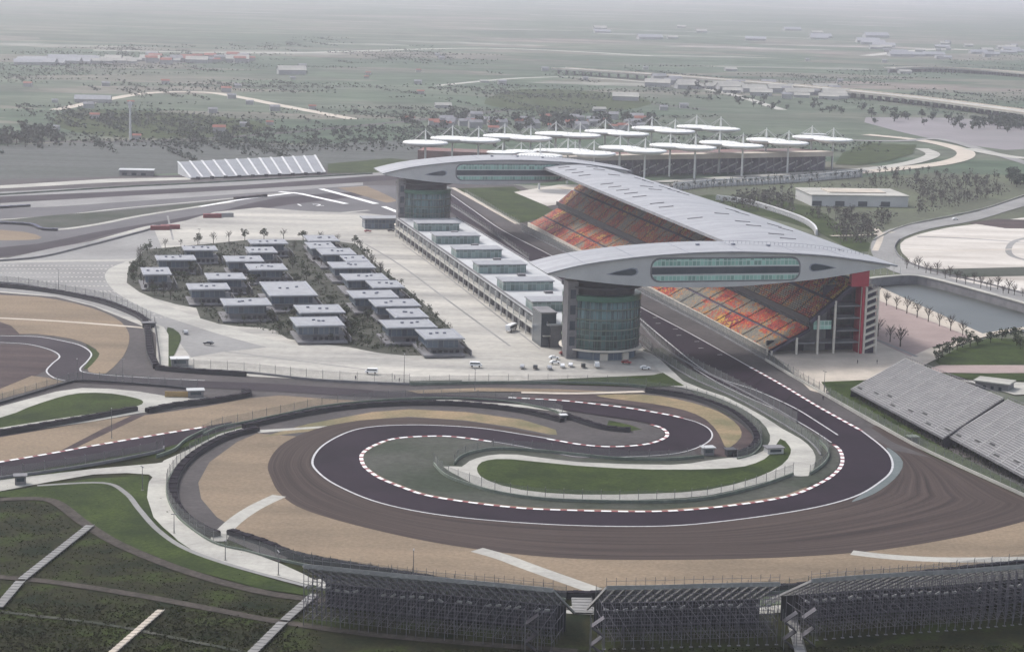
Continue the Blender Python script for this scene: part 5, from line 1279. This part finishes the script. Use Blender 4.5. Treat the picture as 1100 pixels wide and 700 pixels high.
tyre_wall([(252, 214), (286, 211)], 'brownish barrier on the pale strip left of the chevrons', 2.4, 1.6, 'brown2')
fence([(218, 468), (236, 460), (262, 455), (300, 447), (350, 437), (420, 430.5), (480, 429), (540, 432), (590, 441), (604, 447)], 'sage green wall and fence along the top of the left hairpin service road')
fence([(222, 463), (200, 474), (187, 485), (168, 492)], 'grey crash barrier splitting off beside the service road fork', 1.3, 0)
fence([(252, 465), (232, 472), (204, 489), (183, 512), (179, 530), (188, 552), (206, 569), (232, 585), (262, 592)], 'tall fence behind the left hairpin tyre wall', .8, 3.4, 6)
fence([(262, 592), (300, 602), (360, 614), (430, 624), (500, 634), (608, 645)], 'tall fence between the lower gravel and the bottom-left stand', .8, 3.2, 6)
fence([(640, 645), (720, 643), (840, 637), (900, 630), (1000, 620), (1120, 606)], 'tall fence before the bottom-centre and right stands', .8, 3.2, 6)
fence([(-20, 519), (0, 515), (60, 507), (120, 497), (172, 486), (176, 482)], 'grey concrete wall and fence under the lower left straight', 1.2, 3, 7, 'wall')
fence([(-20, 441), (0, 434), (40, 422), (70, 413), (88, 410), (140, 413), (200, 418), (212, 419)], 'fence round the top of the grass wedge at left', 1.0, 3, 7, 'dark')
fence([(60, 313), (110, 322), (142, 334), (162, 345)], 'fence behind the car park tyre wall', 1.0, 3, 7, 'wall')
fence([(-20, 303), (20, 306), (60, 313)], 'fence at the car park corner by the left edge', 1.0, 3, 7, 'wall')
fence([(166, 350), (169, 370), (172, 394)], 'short fence between corner tyre wall and white access road', 1.0, 3, 5, 'wall')
fence([(190, 397), (264, 401), (340, 409), (420, 413), (440, 413.5)], 'long fence along the front edge of the pale paddock apron', 1.0, 3.5, 7, 'wall')
fence([(440, 414), (520, 412.5), (600, 412.5), (660, 414), (694, 417)], 'low sage green wall with fence in front of the tower car park', 1.3, 2.5, 8)
fence([(694, 419), (742, 426), (782, 440), (808, 457), (818, 474), (810, 488), (792, 494)], 'fence behind the tyre wall of the inner loop', .8, 3, 6)
fence([(466, 500), (478, 512), (500, 521), (540, 532), (600, 539), (700, 541), (760, 537), (812, 525), (852, 511)], 'curved sage wall with fence along the lower edge of the infield road', 1.3, 3.0, 6)
fence([(488, 500), (494, 493), (510, 487), (540, 483.5), (600, 488), (660, 494), (720, 495), (756, 492)], 'sage wall with fence along the upper edge of the infield road', 1.3, 2.5, 7)
fence([(870, 511), (884, 501), (890, 492), (888, 484), (880, 476)], 'short curved guard wall near the last kerb of the hairpin', 1.4, 2.2, 5)
fence([(688, 349), (710, 372), (740, 392), (780, 412), (820, 433), (856, 454)], 'wire fence on the left of the pit exit road', 1.0, 3.2, 6, 'wall')
fence([(690, 372), (712, 388), (745, 408), (790, 428), (830, 450), (868, 474), (882, 490)], 'second wire fence along the infield service road under the tower', .8, 3.0, 6, 'wall')
fence([(600, 314), (640, 336), (684, 362), (700, 376)], 'pit wall with signal stands beside the near tower', 1.3, 2.0, 5, 'wall')
fence([(480, 219), (520, 245), (568, 279)], 'pit wall along the far part of the straight', 1.3, 2.0, 8, 'wall')
fence([(560, 249), (610, 274), (695, 319), (760, 353), (822, 388)], 'tall grey fence between straight and main grandstand', 1.2, 4.2, 6, 'wall', 'net')
fence([(822, 388), (850, 405), (883, 424), (929, 450), (979, 478), (1020, 498), (1066, 519), (1130, 548)], 'pale concrete wall and fence running down to the right edge', 1.5, 3, 6, 'concrete')
fence([(846, 398), (862, 411), (880, 421)], 'short railing on the forecourt beside the stand', .3, 2, 5, 'wall')
fence([(500, 208), (530, 226), (558, 242)], 'fence along the lawn beside the far straight', .8, 2.5, 8, 'concrete')
fence([(-20, 211), (60, 206), (140, 201), (220, 197), (400, 187)], 'bluish guard wall along the back straight', 1.2, 0, 9, 'cgreen', n=4)
fence([(-20, 282), (40, 277.5), (90, 266), (140, 253), (165, 246)], 'dark edged guard wall between track and grey paving at left', 1.2, 0, 9, 'wall')
fence([(938, 259), (970, 244), (1020, 233), (1060, 224), (1110, 207)], 'white guard rail on the outer side of the ring road', 1.2, 0, 9, 'concrete')
fence([(966, 258), (961, 268), (972, 281), (1005, 293), (1060, 306), (1130, 325)], 'parapet on the inner side of the ring road', 1.4, 0, 9, 'wall')
# canal embankment
e = empty('embankment_wall', (G(933, 306).x, G(933, 306).y, 0), 0, 'grey retaining wall of the ring road above the canal', 'retaining wall')
q = [a - G(933, 306) for a in PP([(933, 309), (950, 307), (986, 306), (1040, 319), (1130, 345)], 4)]
m = MB(); m.wallstrip(q, 0, 5, 2.5); m.build('wall', K['wall'], e)
m = MB(); m.wallstrip(q, 5, 5.5, 3.2); m.build('coping', K['concrete'], e)
# pit wall hoarding and small barrier blocks
for x, y, l in ((225, 427, 'yellow hoarding boards standing on the concrete wedge'),):
    p = G(195, 427); e = empty('hoarding', (p.x, p.y, 0), ANG - .2, l, 'hoarding')
    m = MB(); m.box(0, 0, .3, 13, .4, 2.2); m.build('board', M('ochre_board', (.42, .29, .13), (.34, .24, .13), .3, .8), e)
    m = MB(); [m.box(xx, .5, 0, .2, .2, 2.6) for xx in (-6, -2, 2, 6)]; m.build('struts', K['steel'], e)
# ============================================================ marshal huts, containers
def hut(x, y, lab, w_=5, d_=4, h=2.8, wm='wall', rm='roofwhite', rz=ANG):
    p = G(x, y); e = empty('marshal_hut', (p.x, p.y, 0), rz, lab, 'hut', 'marshal huts')
    m = MB(); m.box(0, 0, 0, w_, d_, h); wl = m.build('wall', K[wm], e)
    m = MB(); m.box(0, -d_ / 2 - .03, h * .45, w_ * .7, .2, h * .4); m.build('window', K['glass'], e)
    m = MB(); m.box(0, 0, h, w_ + 1, d_ + 1, .3); m.build('roof', K[rm], e)
hut(210, 426.5, 'grey hut beside the yellow hoarding on the concrete wedge', 6, 4, 3, 'steel')
hut(193, 393, 'grey hut at the lower left corner of the paddock apron', 7, 5, 3.4, 'wall', 'shell')
hut(760, 489, 'white-roofed open hut beside the inner loop gap', 4, 3, 3)
hut(831, 487, 'pale concrete box at the end of the central grass island', 6, 4, 2.4, 'shell', 'wall')
hut(980, 476, 'small green-roofed post on the wall below the left bleacher', 3, 3, 2.6, 'dark', 'cgreen')
hut(160, 352, 'dark-roofed marshal post at the end of the beige gravel path', 6, 3, 2.4, 'dark', 'wall')
hut(605, 451, 'white box at the gap in the hairpin tyre wall', 2, 2, 2.0, 'wall', 'twhite')
hut(22, 520, 'tiny grey hut on the pale service road at far left', 3.5, 3, 3, 'steel', 'wall')
hut(784, 490, 'dark little post at the lower end of the inner loop tyre wall', 3, 3, 2.6, 'dark', 'dark')
def container(x, y, lab, mt, n=1, rz=ANG):
    p = G(x, y); e = empty('shipping_container', (p.x, p.y, 0), rz, lab, 'container', 'containers at the back of the apron')
    m = MB(); m.box(0, 0, .1, 12, 2.6, 2.7)
    for k in range(24): m.box(-5.75 + k * .5, -1.34, .2, .2, .08, 2.5)
    m.build('body', K[mt], e); m = MB(); m.box(6.03, 0, .2, .08, 2.3, 2.5); m.build('door', K['wall'], e)
container(172, 247, 'red container left of the pair at the corner of the apron', 'red'); container(183, 246, 'red container right of the pair at the corner of the apron', 'red')
container(228, 234, 'red container at the back of the pale apron', 'red'); container(241, 233, 'white container beside the red one at the back of the apron', 'wwall')
# ============================================================ cars
def car_proto(kind):
    body, win, parts = MB(), MB(), []
    if kind == 'car':
        L_, w_ = 4.5, 1.8
        body.xprof([(-2.25, .35), (2.25, .35), (2.25, .72), (1.95, .86), (.95, .95), (.35, 1.42), (-1.2, 1.45), (-1.9, 1.0), (-2.25, .95)], -.9, .9)
        win.xprof([(.85, .98), (.33, 1.36), (-1.15, 1.39), (-1.75, 1.02)], -.92, .92); wb, wr = 1.35, .33
    elif kind == 'van':
        body.xprof([(-2.6, .4), (2.6, .4), (2.6, 1.0), (2.2, 1.25), (1.6, 2.1), (-2.5, 2.15), (-2.6, 1.9)], -.98, .98)
        win.xprof([(2.1, 1.3), (1.6, 1.95), (-2.3, 1.95), (-2.3, 1.3)], -1.0, 1.0); wb, wr = 1.6, .36
    else:
        body.xprof([(-4.5, .5), (4.5, .5), (4.5, 2.7), (4.2, 3.1), (-4.4, 3.1), (-4.5, 2.9)], -1.25, 1.25)
        win.xprof([(4.52, 1.5), (4.52, 2.5), (-4.2, 2.5), (-4.2, 1.6)], -1.27, 1.27); wb, wr = 2.8, .48
    wh = MB(); n = 14
    wh.add([(wr * math.cos(6.2832 * k / n), y, wr * math.sin(6.2832 * k / n)) for y in (-.12, .12) for k in range(n)], [tuple(range(n)), tuple(range(n, 2 * n))[::-1]] + [(k, n + k, n + (k + 1) % n, (k + 1) % n) for k in range(n)])
    hl = MB(); fx = {'car': 2.26, 'van': 2.61, 'bus': 4.53}[kind]; hl.box(0, 0, 0, .06, .35, .16)
    return body, win, wh, wb, wr, hl, fx, {'car': .82, 'van': .88, 'bus': 1.15}[kind]
CARP = {}
def car(x, y, kind, mt, rz, lab, grp='vehicles parked at the tower'):
    if (kind, mt) not in CARP:
        body, win, wh, wb, wr, hl, fx, wy = car_proto(kind); d = []
        for q, mm in ((body, mt), (win, 'glass'), (wh, 'tyre'), (hl, 'twhite')):
            o = q.build('x', K[mm]); d.append(o.data); bpy.data.objects.remove(o)
        CARP[(kind, mt)] = (d, wb, wr, fx, wy)
    d, wb, wr, fx, wy = CARP[(kind, mt)]; p = G(x, y)
    e = empty({'car': 'parked_car', 'van': 'parked_van', 'bus': 'bus'}[kind], (p.x, p.y, GZ), rz, lab, kind, grp)
    for nm, me, l in [('body', d[0], (0, 0, 0)), ('window', d[1], (0, 0, 0))] + [('wheel', d[2], (sx * wb, sy * wy, wr)) for sx in (-1, 1) for sy in (-1, 1)] + [('headlight', d[3], (fx, sy * wy * .75, .6)) for sy in (-1, 1)]:
        o = bpy.data.objects.new(nm, me); COL.objects.link(o); o.parent = e; o.location = l
CL = [(561, 396, 'car', 'cars', 1.5, 'silver car parked first from the left in front of the near tower'), (575, 396.5, 'car', 'card', 1.6, 'dark car parked second from the left in front of the tower'),
      (590, 397, 'car', 'cars', 1.7, 'silver car parked third in the front line before the tower'), (595, 386.5, 'car', 'carw', .2, 'white car parked in the second line close to the tower, rearmost'), (596, 391.5, 'car', 'carw', .25, 'white car tucked between front line and the rearmost white car'),
      (604, 395, 'car', 'carw', 1.6, 'white car in the front line, fourth from the left'), (613, 394, 'car', 'carw', 1.5, 'white car in the front line just left of the black one'), (626.5, 395, 'car', 'card', 1.57, 'black car in the front line before the tower entrance'),
      (641, 395, 'van', 'carw', 1.6, 'white van parked right of the black car before the entrance'), (673, 391.5, 'car', 'carr', -.3, 'dark red car parked alone right of the tower entrance'), (693, 397.5, 'car', 'carw', .1, 'white car alone at the right end of the tower forecourt'),
      (606, 382, 'car', 'carr', .1, 'dark red car under the tower canopy at left'), (549, 356, 'bus', 'carw', 1.2, 'white bus standing by the pit building left of the tower'),
      (399, 402, 'van', 'carw', 3.1, 'white van driving along the front edge of the apron'), (511, 395, 'van', 'carw', .0, 'white van on the apron below the right tip of the pavilions'),
      (224, 371, 'car', 'card', 2.9, 'dark car alone on the grey paving left of the pavilions'), (395, 250, 'car', 'carr', .3, 'dark red car beside the small annex at the far tower'), (420, 249.5, 'car', 'card', .1, 'dark car in front of the annex at the far tower'),
      (199, 359, 'car', 'cars', 2.0, 'small grey vehicle near the grass sliver at left'), (865, 238.5 + 0, 'car', 'carw', 2.8, 'white car on the path by the flat-roofed hall'), (1026, 237, 'car', 'carw', .3, 'white car driving on the ring road')]
for c in CL: car(*c)
for i, x in enumerate((150, 166, 186)): pass
# ============================================================ lamp posts, mast, people
def post(x, y, h, lab, name='lamp_post', cat='lamp post', grp='lamp posts', arm=True):
    p = G(x, y); e = empty(name, (p.x, p.y, 0), random.uniform(0, 6), lab, cat, grp)
    m = MB(); m.taper((0, 0, 0), (0, 0, h), .16, .08); m.build('pole', K['steel'], e)
    m = MB()
    if arm: m.bar((-.9, 0, h), (.9, 0, h + .15), .3, .18)
    else: m.box(0, 0, h - .2, 1.4, 1.0, .8)
    m.build('lamp_head', K['steel'], e); m = MB(); m.box(0, 0, 0, .7, .7, .4); m.build('base', K['concrete'], e)
LPS = [(153, 527, 8, 'on the grass tongue left of the service road'), (187, 573, 6, 'on the service road curve, upper one'), (242, 602, 6, 'on the service road, second along the curve'), (299, 618, 7, 'on the service road nearest the scaffold stand'), (444, 616, 7, 'lone dark post in the gravel behind the bottom-left stand'), (434, 411, 12, 'tall post at the apron edge left of the tower'), (214, 262, 9, 'at the back of the pavilion island'), (885, 422, 9, 'on the forecourt by the grandstand'), (510, 420, 9, 'behind the hairpin fence, centre'), (120, 471, 11, 'by the lower left straight'), (132, 409, 9, 'at the end of the left chicane, right one'), (83, 409, 9, 'at the end of the left chicane, left one'), (63, 312, 11, 'beside the car park tyre wall')]
for x, y, h, l in LPS: post(x, y, h, 'thin grey lamp post ' + l)
p = G(140, 150); e = empty('radio_mast', (p.x, p.y, 0), 0, 'tall thin white mast standing in the distant green field', 'mast')
m = MB(); m.taper((0, 0, 0), (0, 0, 36), 1.3, .8, 8); m.build('pole', K['twhite'], e); m = MB(); m.box(0, 0, 30, 3, 3, 5); m.build('antenna', K['twhite'], e)
for i in range(9):
    p = G(915 + i * 7 - 4, 300 - abs(i - 4) * .3 - 8 + i * .6); e = empty('flagpole', (p.x, p.y, 0), 0, 'slim white flagpole, %s from the left, beside the tip of the near bridge' % ordn(i), 'flagpole', 'row of flagpoles beyond the stand')
    m = MB(); m.taper((0, 0, 0), (0, 0, 12), .14, .07); m.build('pole', K['shell'], e); m = MB(); m.box(0, 0, 0, 1, 1, .4); m.build('base', K['concrete'], e)
def person_mesh():
    me = bpy.data.meshes.new('person')
    V = [(0, 0, .92), (0, 0, 1.15), (0, 0, 1.38), (0, 0, 1.52), (0, .02, 1.66), (.2, 0, 1.4), (.27, .02, 1.12), (.29, .12, .86), (-.2, 0, 1.4), (-.27, -.02, 1.12), (-.28, .08, .86), (.1, 0, .88), (.12, .08, .5), (.12, 0, .06), (.12, .16, .04), (-.1, 0, .88), (-.12, -.05, .5), (-.12, -.2, .06), (-.12, -.05, .04)]
    Ed = [(0, 1), (1, 2), (2, 3), (3, 4), (2, 5), (5, 6), (6, 7), (2, 8), (8, 9), (9, 10), (0, 11), (11, 12), (12, 13), (13, 14), (0, 15), (15, 16), (16, 17), (17, 18)]
    R = [.16, .15, .17, .06, .11, .07, .05, .04, .07, .05, .04, .1, .07, .05, .04, .1, .07, .05, .04]
    me.from_pydata(V, Ed, []); o = bpy.data.objects.new('p', me); COL.objects.link(o)
    md = o.modifiers.new('s', 'SKIN'); sk_ = me.skin_vertices[0].data
    for i, r in enumerate(R): sk_[i].radius = (r, r)
    sk_[0].use_root = True; sb = o.modifiers.new('b', 'SUBSURF'); sb.levels = 1
    dg = bpy.context.evaluated_depsgraph_get(); m2 = bpy.data.meshes.new_from_object(o.evaluated_get(dg)); bpy.data.objects.remove(o)
    m2.materials.clear(); m2.materials.append(K['cloth']); m2.materials.append(K['skin'])
    for f in m2.polygons:
        if f.center.z > 1.5: f.material_index = 1
    return m2
PM = person_mesh(); hm = MB(); hm.lathe([(.01, 1.80), (.09, 1.77), (.115, 1.68), (.10, 1.62)], 10); ho = hm.build('hair', K['dark']); HM = ho.data; bpy.data.objects.remove(ho)
for x, y, l in ((382, 409.5, 'dark-clothed person walking on the apron edge left of centre'), (424, 409, 'dark-clothed person by the apron fence near the tall post'), (235, 348, 'dark-clothed person walking near the pavilion island'), (921, 392, 'dark-clothed person on the forecourt, left one of two'), (942, 392, 'dark-clothed person on the forecourt, right one of two'), (884, 431, 'dark-clothed person on the wall road beside the straight'), (888, 424, 'dark-clothed person by the forecourt lamp post'), (429, 412, 'dark-clothed person standing right at the base of the tall post'), (213, 477, 'dark-clothed person on the service road by the hairpin fence')):
    p = G(x, y); e = empty('person', (p.x, p.y, GZ), random.uniform(0, 6), l, 'person'); e.scale = (1.15,) * 3
    for nm, me in (('body', PM), ('hair', HM)):
        o = bpy.data.objects.new(nm, me); COL.objects.link(o); o.parent = e
# ---- foreground bushes on the berm
random.seed(17); mb = MB(); mg = MB()
from mathutils import kdtree
keep = []
for pl in ([(40, 522), (110, 519), (135, 530), (150, 548), (170, 570), (200, 590), (250, 608), (330, 630)], [(-40, 540), (0, 537), (40, 536), (62, 541), (90, 562), (130, 586), (200, 614), (280, 636), (350, 646)], [(-40, 615), (0, 620), (60, 626), (150, 640), (230, 655), (300, 668), (420, 684), (620, 700)], [(97, 566), (24, 624)], [(22, 626), (-2, 654)], [(173, 657), (110, 712)], [(338, 640), (306, 668)], [(304, 670), (262, 712)], [(846, 652), (862, 712)], [(0, 519), (60, 514), (120, 507), (168, 505), (160, 520), (163, 545), (185, 565), (215, 585), (250, 598), (300, 612), (340, 625)]):
    pl = PP(pl, 6); keep += resample(pl, max(int(length(pl) / 1.5), 3))
kd = kdtree.KDTree(len(keep))
for i, p in enumerate(keep): kd.insert((p.x, p.y, 0), i)
kd.balance()
for k in range(52000):
    x, y = random.uniform(-30, 1130), random.uniform(512, 735)
    deep = y > 704 - .01 * x if x > 320 else y > 648 + .02 * x
    if not deep and (x > 345 or y < 520 + max(0, x - 150) * .55): continue
    if not deep and random.random() < .35: continue
    p = G(x, y)
    if kd.find((p.x, p.y, 0))[2] < (3.4 if y < 640 else 2.3): continue
    if deep: crown(mb, 5, random.uniform(.4, 1.0), (p.x, p.y, .2), .24, .5, 2)
    else:
        up = y < interp([(-30, 540), (62, 541), (90, 562), (130, 586), (200, 614), (280, 636), (350, 646)], x)
        if up and random.random() < .4: continue
        crown(mg if up or random.random() < .25 else mb, 3, random.uniform(.3, .6), (p.x, p.y, .1), .2, .35, 2)
tag(mg.build('berm_grass', K['grass']), 'fresher green tufted grass on the upper part of the berm', 'grass', kind='stuff')
tag(mb.build('berm_scrub', K['leafb']), 'dark low scrub and rough tufts covering the foreground berm', 'scrub', kind='stuff')
mb = MB()
for k in range(5000):
    x, y = random.uniform(900, 1100), random.uniform(425, 530); p = G(x, y)
    if abs(y - (432 + (x - 915) * .50 - 2)) < 9: crown(mb, 4, .8, (p.x, p.y, .3), .25, .6, 2)
tag(mb.build('verge_scrub', K['leaf']), 'scrubby weeds on the verge below the right bleachers', 'scrub', kind='stuff')
